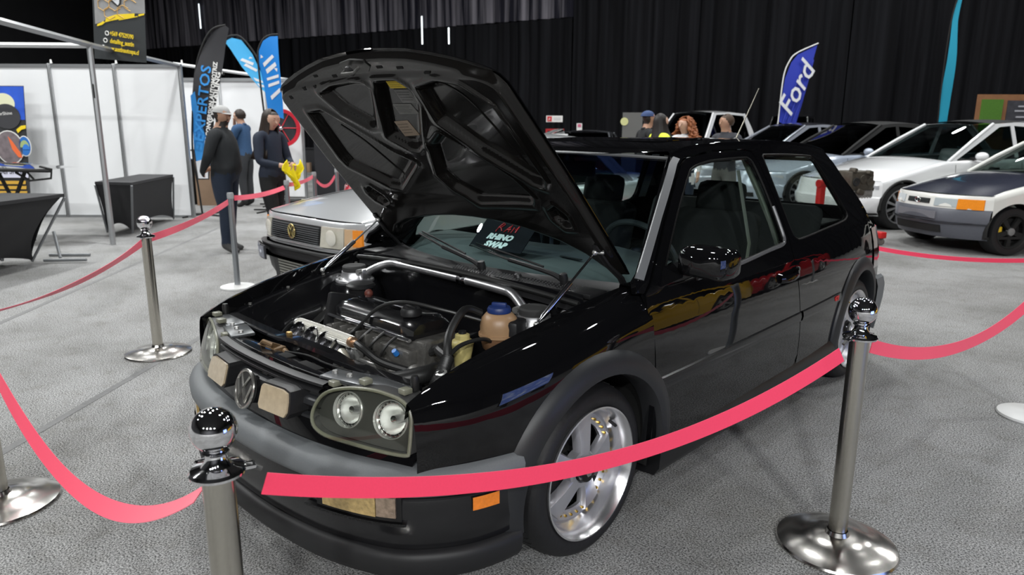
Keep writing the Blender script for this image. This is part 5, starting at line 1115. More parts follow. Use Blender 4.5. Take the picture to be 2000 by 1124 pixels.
for x, y in ((.45, .11), (.45, -.11), (-.52, .3), (-.52, -.3)):
    MB().lathe([(0, .018), (.04, .018), (.045, .012), (.045, -.012), (.04, -.018), (0, -.018)], (x, y, .045), (1, .4, 0), 16).build('castor', mat('castor_grey', (.12, .11, .10), .5), ST); MB().box((x, y, .085), (.04, .05, .04), None, .005).build('castor_fork', ALUD, ST)
# ================================================================ BOOTHS, TABLES, BANNERS
PANELW = mat('white_booth_panel', (.80, .81, .82), .45, noise=.02, nscale=3); ALUP = mat('booth_aluminium', (.42, .43, .44), .35, .75)
def hbox(a0, a1, d0, d1, z0, z1, name, m, par=None, bev=0., **k):
    mb = MB().box(((a0+a1)/2, (d0+d1)/2, (z0+z1)/2), (abs(a1-a0), abs(d1-d0), abs(z1-z0)), None, bev); mb.xf(Matrix.Translation(H(0, 0))@Matrix.Rotation(HROT, 4, 'Z')); return mb.build(name, m, par, 30, **k)
def hbeam(p, q, w, name, m, par):
    return MB().tube([H(*p), H(*q)], w, 4).build(name, m, par, 20)
def HB(a, d, z, up=(0, 0, 1), x=None): return basis(H(a, d, z), x if x is not None else HR, up)
BO = thing('exhibition_booth', 'white panel booth with aluminium posts and open frame beams', 'booth', (0, 0, 0))
ps = [-5.24, -6.27, -7.29, -8.32, -9.35]
for i in range(4): hbox(ps[i+1]+.02, ps[i]-.02, 11.52, 11.54, .04, 2.36, 'wall_panel', PANELW, BO)
for a in ps:
    hbox(a-.025, a+.025, 11.49, 11.56, 0, 2.42, 'post', ALUP, BO, .008)
    for o in (-.016, .016): hbox(a+o-.003, a+o+.003, 11.483, 11.49, .02, 2.40, 'post_groove', mat('groove_dark', (.12, .12, .12), .5), BO)
    MB().lathe([(0, .06), (.012, .055), (.016, .02), (.02, 0)], H(a+.05, 11.5, 2.42), (0, 0, 1), 8).build('clip', WHITE, BO)
for i in range(4): hbox(ps[i+1], ps[i], 11.50, 11.55, 2.36, 2.41, 'top_rail', ALUP, BO); hbox(ps[i+1], ps[i], 11.50, 11.55, 0, .04, 'bottom_rail', ALUP, BO)
MB().lathe([(.034, 0), (.034, 2.40)], H(-5.01, 8.72), (0, 0, 1), 8).build('front_post', ALUP, BO, 20)
hbeam((-5.24, 11.5, 2.39), (-5.01, 8.72, 2.39), .032, 'side_beam', ALUP, BO); hbeam((-5.01, 8.72, 2.39), (-4.62, 6.0, 2.39), .034, 'side_beam', ALUP, BO); hbeam((-5.01, 8.72, 2.38), (-8.4, 8.8, 2.40), .030, 'front_beam', mat('white_beam', (.72, .73, .73), .4), BO)
MB().box(H(-5.01, 8.72, 1.98), (.05, .05, .12), None, .01).build('clamp', MATTEB, BO)
MB().tube([H(-5.0, 8.68, 1.94), H(-5.0, 8.68, 1.78)], .008, 6).build('cable_end', MATTEB, BO)
B2 = thing('second_booth', 'white panel booth farther back behind the man in the cap', 'booth', (0, 0, 0))
p2 = [-7.0, -6.0, -5.05, -4.35]
for i in range(3): hbox(p2[i]+.02, p2[i+1]-.02, 14.9, 14.92, .04, 2.40, 'wall_panel', PANELW, B2)
for a in p2: hbox(a-.025, a+.025, 14.87, 14.94, 0, 2.44, 'post', ALUP, B2, .008)
hbox(-7.0, -4.35, 14.86, 14.94, 2.38, 2.44, 'top_rail', ALUP, B2); hbeam((-6.9, 14.9, 2.72), (-4.35, 14.9, 2.38), .03, 'side_beam', mat('white_beam'), B2)
text('fascia_lettering', 'EL', .26, WHITE, HB(-6.02, 14.82, 2.60), B2, ext=.02, bold=.006); text('fascia_lettering', 'EL', .26, MATTEB, HB(-6.0, 14.85, 2.585), B2, ext=.02, bold=.012)
hbox(-4.33, -1.2, 15.6, 15.65, 0, 2.6, 'dark_partition', mat('black_partition', (.022, .022, .026), .7), None, label='black partition wall behind the prize wheel', cat='partition')
# hanging banner of the detailing stand
BN = thing('hanging_banner', 'black and yellow hanging banner with phone number and web address', 'banner', (0, 0, 0)); BB = mat('banner_charcoal', (.028, .032, .034), .6, noise=.1, nscale=5); YL = mat('banner_yellow', (.85, .62, .02), .6); GRY = mat('banner_grey', (.27, .27, .27), .6, noise=.25, nscale=6)
bnp = lambda a, z, o=0.: H(a, 9.30-o+.015*math.sin(a*9), z)
bh = panel('banner_cloth', [(-5.30, 2.29), (-4.65, 2.24), (-4.55, 3.6), (-5.18, 3.6)], lambda a, z: bnp(a, z), BB, BN, step=.09, thick=.004)
panel('grey_print', [(-5.235, 2.70), (-5.13, 2.73), (-5.03, 2.79), (-4.78, 2.83), (-4.60, 2.83), (-4.555, 3.55), (-5.17, 3.55)], lambda a, z: bnp(a, z, .003), GRY, bh, step=.09, thick=.002)
for P in ([(-5.21, 2.675), (-5.14, 2.69), (-5.10, 2.72), (-5.12, 2.735), (-5.16, 2.715), (-5.205, 2.70)], [(-5.10, 2.72), (-4.92, 2.76), (-4.74, 2.79), (-4.735, 2.83), (-4.95, 2.815), (-5.08, 2.775)], [(-4.93, 2.745), (-4.70, 2.79), (-4.70, 2.80), (-4.93, 2.755)], [(-4.69, 2.795), (-4.615, 2.81), (-4.61, 2.83), (-4.685, 2.82)]): panel('yellow_stroke', P, lambda a, z: bnp(a, z, .006), YL, bh, step=.09, thick=.002)
ORL = mat('banner_orange', (.62, .38, .12), .6)
for cx, cz in ((-5.10, 2.93), (-5.03, 2.83), (-4.96, 2.93), (-4.87, 2.85), (-4.78, 2.93), (-5.03, 3.03), (-4.70, 3.03)):
    P = [bnp(cx+.075*math.cos(k*PI/3+.5), cz+.075*math.sin(k*PI/3+.5), .006) for k in range(6)]
    MB().tube(P[:5] if cx > -4.9 else P[1:6], .005, 4).build('hexagon_line', ORL, bh)
panel('piston_emblem', [(-5.02, 2.99), (-4.96, 2.93), (-4.92, 2.90), (-4.88, 2.94), (-4.86, 3.05), (-5.03, 3.08)], lambda a, z: bnp(a, z, .008), mat('emblem_black', (.02, .02, .02), .5), bh, step=.06, thick=.002)
panel('piston_emblem_light', [(-5.0, 3.0), (-4.95, 2.95), (-4.92, 2.92), (-4.90, 2.95), (-4.89, 3.06), (-5.01, 3.08)], lambda a, z: bnp(a, z, .010), mat('emblem_white', (.7, .72, .75), .5), bh, step=.06, thick=.002)
MB().tube([bnp(-4.975, 3.01, .013), bnp(-4.945, 2.99, .013), bnp(-4.93, 3.02, .013), bnp(-4.96, 3.045, .013)], .007, 5, closed=True).build('emblem_stroke', mat('emblem_black'), bh)
tilt = (HR*1.0+Vector((0, 0, -.16)))
for s_, a, z, sz in (('+569 47529390', -4.905, 2.565, .075), ('detailing_austin', -4.91, 2.475, .078), ('www.austinautospa.cl', -4.915, 2.385, .078)):
    text('banner_lettering', s_, sz, YL, HB(a, 9.27, z, x=tilt), bh, ext=.002, bold=.0015, sx=.62 if len(s_) < 18 else .60)
for a, z in ((-5.085, 2.59), (-5.115, 2.505), (-5.15, 2.42)): MB().tube([H(a+.022*math.cos(k*PI/6), 9.27, z+.024*math.sin(k*PI/6)) for k in range(12)], .006, 5, closed=True).build('round_icon', WHITE, bh)
# roll-up poster at the booth wall
RP = thing('rollup_poster', 'blue and black roll-up poster with car care pictures at the booth wall', 'poster', (0, 0, 0))
def flat(name, P, d, m, par, th=.003): return MB().prism([H(a, d, z) for a, z in P], [H(a, d+th, z) for a, z in P]).build(name, m, par, 20)
def disc(name, a, z, ra, rz_, d, m, par, t0=0, t1=2*PI, n=24): return flat(name, [(a+ra*math.cos(t0+(t1-t0)*k/n), z+rz_*math.sin(t0+(t1-t0)*k/n)) for k in range(n if t1-t0 > 6.2 else n+1)], d, m, par, .002)
PB = mat('poster_charcoal', (.035, .036, .038), .5)
po = flat('poster_sheet', [(-8.35, .35), (-7.66, .35), (-7.52, 2.06), (-8.20, 2.06)], 11.2, PB, RP)
flat('poster_blue', [(-8.2, 1.55), (-7.57, 1.55), (-7.525, 2.05), (-8.18, 2.05)], 11.195, mat('poster_blue', (.03, .10, .55), .5, noise=.5, nscale=3), po)
disc('pale_pad', -7.86, 1.80, .17, .15, 11.190, mat('poster_cream', (.72, .72, .50), .5), po); disc('dark_pad', -7.84, 1.60, .21, .19, 11.185, mat('poster_dark', (.05, .05, .055), .5), po)
flat('gold_swoosh', [(-7.72, 1.40), (-7.64, 1.46), (-7.565, 1.47), (-7.57, 1.42), (-7.64, 1.40), (-7.70, 1.35)], 11.183, YL, po)
disc('photo_ring', -7.86, 1.13, .22, .26, 11.180, WHITE, po); disc('round_photo', -7.86, 1.13, .205, .245, 11.176, mat('photo_grey', (.18, .15, .16), .5, noise=.6, nscale=12), po)
flat('orange_rocket', [(-7.86, 1.30), (-7.80, 1.22), (-7.70, 1.05), (-7.68, .97), (-7.74, .98), (-7.82, 1.10)], 11.172, mat('rocket_orange', (.8, .16, .05), .5), po)
disc('photo_ring', -7.62, 1.15, .10, .16, 11.180, WHITE, po); disc('blue_photo', -7.62, 1.15, .088, .145, 11.176, mat('photo_blue', (.03, .16, .5), .5), po); disc('green_swirl', -7.62, 1.13, .07, .11, 11.173, mat('photo_green', (.35, .45, .2), .5), po, 0, PI); disc('teal_swirl', -7.60, 1.10, .055, .08, 11.170, mat('photo_blue2', (.04, .2, .65), .5), po, 0, PI)
flat('pale_band', [(-8.3, .66), (-7.64, .66), (-7.61, .86), (-8.28, .86)], 11.185, mat('poster_lilac', (.66, .66, .78), .5), po)
text('poster_lettering', 'SuperShine', .13, mat('poster_ink', (.04, .04, .05), .5), HB(-7.94, 11.18, .76), po, sx=.9); text('poster_lettering', 'SuperShine', .07, WHITE, HB(-7.90, 11.18, 1.64, x=HR+Vector((0, 0, .08))), po)
for z in (.40, .48, .56): flat('orange_print', [(-8.3, z), (-7.70, z), (-7.69, z+.05), (-8.3, z+.05)], 11.185, mat('print_orange', (.62, .36, .05), .5), po)
hbox(-8.4, -7.6, 11.12, 11.30, .0, .10, 'cassette', ALUP, RP, .02)
# spandex covered tables
SPX = mat('black_spandex', (.019, .019, .021), .8, noise=.15, nscale=60, sheen=.03); LEGM = mat('grey_table_leg', (.22, .23, .24), .4, .5)
def spandex_table(label, top, feet, legs=False, wr=0., pin=1.):
    t = thing('covered_table', label, 'table', tuple(H(sum(p[0] for p in feet)/4, sum(p[1] for p in feet)/4)), 0)
    base = H(sum(p[0] for p in feet)/4, sum(p[1] for p in feet)/4); z = .74
    def q(a, d, zz): return H(a, d, zz)-base
    tp = MB().prism([q(a, d, z-.035) for a, d in top], [q(a, d, z) for a, d in top]); tp.build('table_top', SPX, t, 30)
    for i in range(4):
        A, B = Vector(top[i]), Vector(top[(i+1) % 4]); FA_, FB = Vector(feet[i]), Vector(feet[(i+1) % 4]); P = []
        ce = sum((Vector(f) for f in feet), Vector((0, 0)))/4
        for j in range(25):
            f = j/24; row = []
            for k in range(13):
                g = k/12; hem = .02+.13*math.sin(PI*f)**.7; pinch = pin*(math.sin(PI*g)*.09*(1-math.sin(PI*f))+.03*math.sin(PI*g))
                tpt = A.lerp(B, f); ft = FA_.lerp(FB, f); pt = tpt.lerp(ft, g**1.15); pt = pt+(ce-pt).normalized()*pinch
                along = (A.lerp(B, .5)-pt); pt = pt+along*.10*pin*math.sin(PI*g)*abs(1-2*f)
                pt = pt+(ce-pt).normalized()*wr*math.sin((f*14+g*9))*g*.6
                row.append(q(pt.x, pt.y, z*(1-g)+hem*g))
            P.append(row)
        MB().grid(P).build('cover_side', SPX, t, 60)
    for i, (a, d) in enumerate(feet):
        MB().tube([q(*top[i], z-.04), q(a, d, .02)], .014, 8).build('leg', LEGM, t)
    if legs:
        a, d = feet[1]
        MB().tube([q(-5.10, 7.75, .30), q(-4.98, 7.62, .03)], .016, 8).build('brace_leg', LEGM, t); MB().tube([q(-5.05, 7.45, .03), q(-4.62, 7.50, .03)], .016, 8).build('foot_bar', LEGM, t); MB().tube([q(-5.25, 7.85, .02), q(-4.80, 7.87, .02)], .016, 8).build('foot_bar', LEGM, t)
    return t
spandex_table('table in a tight black cover beside the white booth post', [(-4.94, 9.17), (-5.21, 10.89), (-5.75, 10.95), (-5.49, 9.30)], [(-5.24, 9.62), (-5.42, 11.20), (-5.85, 11.22), (-5.61, 9.66)], pin=.25)
spandex_table('wrinkled black covered table cut by the picture edge', [(-4.92, 5.75), (-4.80, 7.55), (-5.50, 7.62), (-5.62, 5.80)], [(-5.10, 6.0), (-5.18, 7.45), (-5.50, 7.45), (-5.50, 6.05)], True, .03)
# demonstration hood panel on a folding trestle
HP = thing('demo_panel_stand', 'black glossy demonstration panel on a folding trestle behind the table', 'display stand', tuple(H(-6.3, 8.95))); b0 = H(-6.3, 8.95); hq = lambda a, d, z: H(a, d, z)-b0
P = []
for i in range(17):
    s = -1+2*i/16; P.append([hq(-6.45+.86*s, 8.95+.45*t*(1-.25*s*s), .95+.055*(1-t*t)*(1-s*s*.8)-.02*s) for t in (-1, -.6, -.2, .2, .6, 1)])
MB().grid(P).build('panel', mat('gloss_demo_black', (.008, .008, .009), .06, coat=1), HP, 60)
MB().tube([p[0]+Vector((0, 0, -.01)) for p in P], .022, 8).build('panel_edge', MATTEB, HP)
for x0, x1 in ((-6.35, -5.98), (-6.0, -6.42), (-6.9, -6.5), (-6.6, -6.9)): MB().tube([hq(x0, 8.75, .92), hq(x1-.1, 8.85, .02)], .022, 6).build('trestle_leg', MATTEB, HP)
MB().tube([hq(x, 8.6, z) for x, z in ((-6.02, .90), (-5.86, .80), (-5.60, .83), (-5.58, .94), (-5.72, .97))], .014, 6).build('side_hoop', MATTEB, HP); MB().tube([hq(-5.90, 8.6, .93), hq(-5.80, 8.6, .80)], .012, 6).build('hoop_brace', MATTEB, HP)
# feather flags
def feather(name, label, outline, d, m, pole, base, text_=None):
    t = thing(name, label, 'flag', tuple(H(base[0], base[1]))); b = H(base[0], base[1])
    cl = panel('flag_cloth', outline, lambda a, z: H(a, d+.04*math.sin(z*3+a*4), z)-b, m, t, step=.12, thick=.004)
    MB().tube([H(a, d+.01, z)-b for a, z in [(p.x, p.y) for p in spl([(a, z, 0) for a, z in pole], 6)]], .016, 8).build('pole', MATTEB if name != 'blue_flag' else WHITE, t)
    for k in range(4): MB().tube([(0, 0, .03), (.42*math.cos(k*PI/2+.4), .42*math.sin(k*PI/2+.4), .01)], .014, 6).build('foot', MATTEB, t)
    return t, cl, b
FB = mat('flag_black', (.03, .03, .034), .65); FBL = mat('flag_blue', (.04, .30, .75), .6); FWH = mat('flag_white', (.75, .76, .78), .6)
o1 = [(-4.52, 2.99), (-4.58, 3.03), (-4.80, 2.95), (-4.98, 2.70), (-5.12, 2.30), (-5.20, 1.85), (-5.26, 1.40), (-5.28, 1.0), (-5.24, .60), (-5.06, .60), (-5.00, 1.07), (-4.90, 1.44), (-4.80, 1.90), (-4.72, 2.25), (-4.62, 2.70)]
t, cl, b = feather('expert_flag', 'tall black feather flag with blue and white lettering behind the man', o1, 11.8, FB, [(-5.22, .0), (-5.25, .5), (-5.29, 1.0), (-5.24, 1.6), (-5.13, 2.3), (-4.98, 2.72), (-4.80, 2.97), (-4.58, 3.04)], (-5.22, 11.8))
def fl_(name, P, o, m, d=11.8, cl=None, b=None): return panel(name, P, lambda a, z: H(a, d+.04*math.sin(z*3+a*4)-o, z)-b, m, cl, step=.12, thick=.002)
fl_('blue_field', [(-5.22, 1.95), (-5.14, 2.02), (-5.12, 1.6), (-5.05, 1.3), (-4.98, 1.1), (-5.02, .85), (-5.24, .85), (-5.27, 1.2)], .006, FBL, cl=cl, b=b); fl_('white_field', [(-5.25, .90), (-5.06, .95), (-5.07, .62), (-5.22, .62)], .012, FWH, cl=cl, b=b)
up = Vector((0, 0, 1))+HR*.20
for s_, a, z, sz, m_, sx in (('EXPERTOS', -5.02, 1.82, .225, FBL, 1.15), ('EN CONVERSION AUTOMOTRIZ', -4.885, 1.82, .092, WHITE, .98), ('Y DETAILING', -4.80, 1.92, .095, WHITE, 1.45)):
    M_ = basis(H(a, 11.74, z)-b, up, -HR); text('flag_lettering', s_, sz, m_, M_, cl, ext=.002, sx=sx, bold=.003)
SKY = mat('flag_sky_blue', (.06, .42, .78), .6); CYB = mat('flag_cobalt', (.01, .22, .68), .6)
o2 = [(-5.28, 2.99), (-5.15, 3.06), (-4.98, 3.02), (-4.80, 2.78), (-4.66, 2.45), (-4.55, 2.05), (-4.72, 2.2), (-5.0, 2.55), (-5.18, 2.85)]
t, cl, b = feather('sky_flag', 'light blue feather flag leaning to one side behind the booth', o2, 13.5, SKY, [(-4.50, .0), (-4.52, 1.4), (-4.58, 2.3), (-4.70, 2.70), (-4.95, 3.05), (-5.15, 3.09), (-5.30, 3.02)], (-4.50, 13.5))
for P in ([(-5.02, 2.66), (-4.98, 2.70), (-4.78, 2.62), (-4.80, 2.57)], [(-4.96, 2.57), (-4.92, 2.61), (-4.72, 2.50), (-4.74, 2.46)], [(-4.84, 2.73), (-4.79, 2.70), (-4.87, 2.69)], [(-4.80, 2.36), (-4.64, 2.30), (-4.63, 2.26), (-4.76, 2.30)], [(-4.74, 2.26), (-4.61, 2.22), (-4.60, 2.18), (-4.70, 2.20)]): fl_('flag_mark', P, .006, FWH, 13.5, cl, b)
o3 = [(-3.97, 2.96), (-4.10, 2.95), (-4.22, 2.88), (-4.31, 2.72), (-4.33, 2.5), (-4.28, 2.15), (-4.24, 1.7), (-3.98, 1.6), (-3.97, 2.2)]
t, cl, b = feather('cobalt_flag', 'bright blue feather flag with white stripes beside the raised hood', o3, 12.5, CYB, [(-4.26, .0), (-4.28, 1.2), (-4.34, 2.4), (-4.33, 2.72), (-4.23, 2.91), (-4.10, 2.98), (-3.97, 2.99)], (-4.26, 12.5))
for P in ([(-4.26, 2.52), (-4.08, 2.66), (-4.05, 2.62), (-4.24, 2.46)], [(-4.22, 2.42), (-4.04, 2.54), (-4.02, 2.48), (-4.20, 2.35)], [(-4.28, 2.66), (-4.24, 2.62), (-4.29, 2.60)], [(-4.22, 2.28), (-4.0, 2.34), (-4.0, 2.29), (-4.21, 2.24)], [(-4.20, 2.18), (-4.0, 2.24), (-4.0, 2.19), (-4.20, 2.13)], [(-4.18, 1.98), (-4.0, 2.12), (-4.0, 2.05), (-4.16, 1.92)], [(-4.07, 2.44), (-4.01, 2.44), (-4.02, 2.38)]): fl_('flag_mark', P, .006, FWH, 12.5, cl, b)
# blue flag by the drapes
s = 18.0/15
ff = lambda L: [(a*s, 1.42+(z-1.42)*s) for a, z in L]
NVY = mat('flag_royal_blue', (.025, .045, .42), .6)
o4 = ff([(5.54, 1.62), (5.56, 2.1), (5.58, 2.5), (5.67, 2.80), (5.80, 2.96), (6.19, 3.15), (6.12, 2.75), (6.02, 2.3), (5.97, 1.95), (5.90, 1.57), (5.70, 1.55)])
t, cl, b = feather('blue_flag', 'royal blue feather flag with white script before the black drapes', o4, 18.0, NVY, [(5.45*s, 0), (5.50*s, 1.4)]+ff([(5.52, 1.65), (5.55, 2.5), (5.65, 2.84), (5.80, 3.0), (6.20, 3.18)]), (5.45*s, 18.0))
q = Vector((0, 0, 1))+HR*.45
text('flag_lettering', 'Ford', .62, FWH, basis(H(5.80*s, 17.9, 1.42+.83*s)-b, q, Vector((0, 0, .45))-HR), cl, ext=.003, shear=.35, bold=.006, sx=1.05)
for k in range(3): MB().tube([H(a, 17.93, z)-b for a, z in ff([(5.60+.1*k, 1.62+.02*k), (5.75+.12*k, 2.2), (5.95+.08*k, 2.85)])], .012, 5).build('flag_fold', NVY, cl)
s = 16.6/15
o5 = ff([(8.86, 1.5), (8.84, 2.2), (8.84, 3.04), (8.87, 3.73), (8.97, 4.25), (9.02, 4.3), (8.99, 3.63), (9.02, 3.0), (9.03, 2.54), (9.05, 1.95), (9.04, 1.5)])
feather('teal_flag', 'narrow teal feather flag seen almost edge on before the drapes', o5, 16.6, mat('flag_teal', (.02, .32, .48), .6), [(8.83*s, 0)]+ff([(8.84, 1.5), (8.82, 2.2), (8.82, 3.04), (8.85, 3.73), (8.95, 4.25)]), (8.83*s, 16.6))
# screen across the aisle, known from its reflection in the front wing
LS = thing('display_screen', 'blue-white screen across the aisle, mirrored in the black front wing', 'screen', (4.3, 1.75, 0), math.radians(-14))
MB().box((.03, 0, .75), (.05, 1.7, 1.05), None, .01).build('casing', MATTEB, LS)
scm = mat('screen_glow', (.1, .1, .12), .4, emit=(.45, .6, 1.), estr=4.); nt_ = scm.node_tree; wv = nt_.nodes.new('ShaderNodeTexWave'); wv.inputs['Scale'].default_value = 3; wv.inputs['Distortion'].default_value = 4; rp = nt_.nodes.new('ShaderNodeValToRGB'); rp.color_ramp.elements[0].color = (.12, .2, .6, 1); rp.color_ramp.elements[1].color = (.75, .85, 1, 1)
nt_.links.new(wv.outputs['Fac'], rp.inputs[0]); nt_.links.new(rp.outputs[0], nt_.nodes['Principled BSDF'].inputs['Emission Color'])
MB().box((.0, 0, .75), (.02, 1.6, .95), None, .002).build('display', scm, LS)
for y in (-.6, .6): MB().box((.05, y, .12), (.4, .06, .24), None, .01).build('foot', MATTEB, LS)
# small things at the back
PD = thing('brown_podium', 'plain brown podium beside the feather flag', 'podium', (0, 0, 0)); hbox(-6.0, -5.55, 13.4, 13.8, 0, 1.02, 'body', mat('kraft_board', (.30, .20, .13), .8, noise=.1, nscale=10), PD); hbox(-6.03, -5.52, 13.37, 13.83, 1.02, 1.05, 'top', mat('dark_top', (.08, .06, .05), .6), PD)
tag(hbox(-6.55, -6.1, 13.5, 13.9, 0, .86, 'speaker_box', MATTEB, None, .01), 'black speaker box behind the feather flag foot', 'speaker')
PW = thing('prize_wheel', 'red rimmed prize wheel on a stand behind the woman', 'prize wheel', tuple(H(-4.56, 14.2))); wc = Vector((0, 0, 1.45))
MB().lathe([(.30, -.02), (.37, -.02), (.37, .02), (.30, .02), (.30, -.02)], wc, -HF, 40).build('rim', mat('wheel_red', (.6, .02, .04), .4), PW); MB().lathe([(0, .0), (.30, .0)], wc, -HF, 40).build('face', mat('wheel_face', (.03, .03, .035), .5), PW)
for k in range(6): a = k*PI/3; MB().tube([wc-HF*.012, wc-HF*.012+(HR*math.cos(a)+Vector((0, 0, 1))*math.sin(a))*.30], .008, 5).build('divider', mat('wheel_red'), PW)
MB().ball(wc-HF*.03, .05, 12).build('hub', CHROME, PW); MB().tube([(0, 0, 0), (0, 0, 1.4)], .025, 8).build('stand', MATTEB, PW); MB().box((0, 0, .02), (.5, .4, .04), Matrix.Rotation(HROT, 3, 'Z'), .01).build('foot', MATTEB, PW)
FT = thing('draped_counter', 'black draped counter with laptop at the back of the hall', 'table', (0, 0, 0)); DK = mat('counter_black', (.012, .012, .015), .7); hbox(-8.3, -6.0, 24.6, 25.3, 0, .78, 'drape', DK, FT); hbox(-8.35, -5.95, 24.55, 25.35, .78, .81, 'top', DK, FT); hbox(-8.1, -7.2, 24.5, 24.55, .42, .56, 'printed_strip', mat('lilac_print', (.4, .28, .36), .6), FT)
LP = thing('laptop', 'white laptop standing open on the draped counter', 'laptop', (0, 0, 0)); hbox(-7.95, -7.45, 24.95, 24.98, .83, 1.18, 'screen', WHITE, LP); hbox(-7.95, -7.45, 24.65, 24.95, .81, .835, 'keyboard', WHITE, LP); hbox(-7.76, -7.64, 24.945, 24.95, .98, 1.03, 'logo_mark', MATTEB, LP)
tag(hbox(-7.5, -6.9, 24.2, 24.45, 0, .32, 'cardboard_box', mat('kraft_board'), None, .01), 'brown cardboard box on the floor before the draped counter', 'box')
SG = thing('fire_sign', 'white sign with red fire symbol on the drapes', 'sign', (0, 0, 0)); hbox(1.02, 1.52, 22.0, 22.02, 1.68, 1.87, 'board', WHITE, SG); hbox(1.05, 1.19, 21.99, 22.0, 1.70, 1.85, 'red_square', mat('sign_red', (.6, .03, .04), .5), SG); 
MB().tube([H(1.10, 21.985, 1.73), H(1.12, 21.985, 1.80), H(1.145, 21.985, 1.76)], .012, 5).build('flame_mark', WHITE, SG)
for z in (1.74, 1.79): hbox(1.24, 1.46, 21.995, 22.0, z, z+.018, 'print_line', mat('sign_grey', (.4, .4, .42), .6), SG)
HC = thing('hose_cabinet', 'red fire hose cabinet standing by the drapes', 'cabinet', (0, 0, 0)); rc_ = mat('cabinet_red', (.42, .015, .02), .4)
hbox(1.0, 1.55, 21.95, 21.99, .75, 1.48, 'back', mat('cabinet_dark_red', (.12, .006, .008), .5), HC)
for x0, x1, z0, z1 in ((1.0, 1.05, .75, 1.48), (1.50, 1.55, .75, 1.48), (1.05, 1.5, 1.42, 1.48), (1.05, 1.5, .75, .81)): hbox(x0, x1, 21.75, 21.95, z0, z1, 'side', rc_, HC)
MB().lathe([(.05, -.05), (.18, -.05), (.18, .05), (.05, .05)], H(1.28, 21.82, 1.10), HF, 24).build('hose_reel', rc_, HC); hbox(1.1, 1.45, 21.8, 21.9, 0, .75, 'stand', MATTEB, HC)
S2_ = thing('small_sign', 'small white and pink notice on the drapes', 'sign', (0, 0, 0)); hbox(1.90, 2.06, 21.4, 21.42, 1.42, 1.64, 'board', WHITE, S2_); hbox(1.93, 2.03, 21.39, 21.4, 1.53, 1.62, 'pink_square', mat('notice_pink', (.6, .15, .25), .6), S2_)
GB = thing('display_board', 'grey standing display board with a yellow disc on its edge', 'display board', (0, 0, 0)); hbox(2.12, 2.50, 13.9, 13.94, 0, 1.77, 'board', mat('board_grey', (.13, .13, .125), .7), GB); MB().lathe([(0, .01), (.075, .01), (.075, 0)], H(2.15, 13.9, 1.60), -HF, 20).build('yellow_disc', mat('pale_yellow', (.6, .6, .28), .6), GB); hbox(2.05, 2.6, 13.8, 14.05, 0, .03, 'foot', MATTEB, GB)
WD = thing('wooden_notice_board', 'wooden notice board with a green panel and a dark poster', 'notice board', (0, 0, 0)); hbox(9.45, 11.6, 14.75, 14.8, 0, 2.18, 'board', mat('brown_wood', (.26, .12, .055), .6, noise=.3, nscale=6), WD); hbox(9.52, 9.95, 14.72, 14.75, 1.45, 2.08, 'green_panel', mat('leaf_green', (.07, .18, .02), .8, noise=.4, nscale=60), WD); hbox(10.05, 10.75, 14.72, 14.75, 1.3, 2.06, 'dark_poster', mat('dark_print', (.05, .05, .06), .6, noise=.5, nscale=12), WD)
for z, w in ((1.93, .14), (1.84, .2), (1.72, .16), (1.62, .2)): hbox(10.40-w, 10.40+w, 14.71, 14.72, z, z+.03, 'print_line', mat('print_pale', (.42, .42, .46), .6), WD)
# ================================================================ PEOPLE (local: facing +y, x to their own right)
SKIN = mat('skin_tan', (.42, .24, .16), .55, noise=.06, nscale=30); SKIN2 = mat('skin_light', (.55, .34, .25), .55, noise=.06, nscale=30)
def skin_mesh(V, E):
    """V name -> ((x,y,z),(rx,ry)); E list of pairs; grows one continuous surface with a Skin and a Subdivision modifier"""
    names = list(V); ix = {n: i for i, n in enumerate(names)}
    me = bpy.data.meshes.new('tmp'); me.from_pydata([V[n][0] for n in names], [(ix[a], ix[b]) for a, b in E], [])
    o = bpy.data.objects.new('tmp', me); C.objects.link(o); sk = o.modifiers.new('skin', 'SKIN'); sk.use_smooth_shade = True; sk.branch_smoothing = .4
    for n in names:
        r = V[n][1]; r = r if isinstance(r, tuple) else (r, r); me.skin_vertices[0].data[ix[n]].radius = (r[0]*1.22, r[1]*1.22) if not (n[0] in 'fg' and n[1].isdigit()) and n[:2] not in ('th', 'ti', 'no') else r
    me.skin_vertices[0].data[ix['pelvis']].use_root = True
    sb = o.modifiers.new('sub', 'SUBSURF'); sb.levels = 2; sb.render_levels = 2
    out = bpy.data.meshes.new_from_object(o.evaluated_get(bpy.context.evaluated_depsgraph_get())); bpy.data.objects.remove(o); bpy.data.meshes.remove(me)
    return out
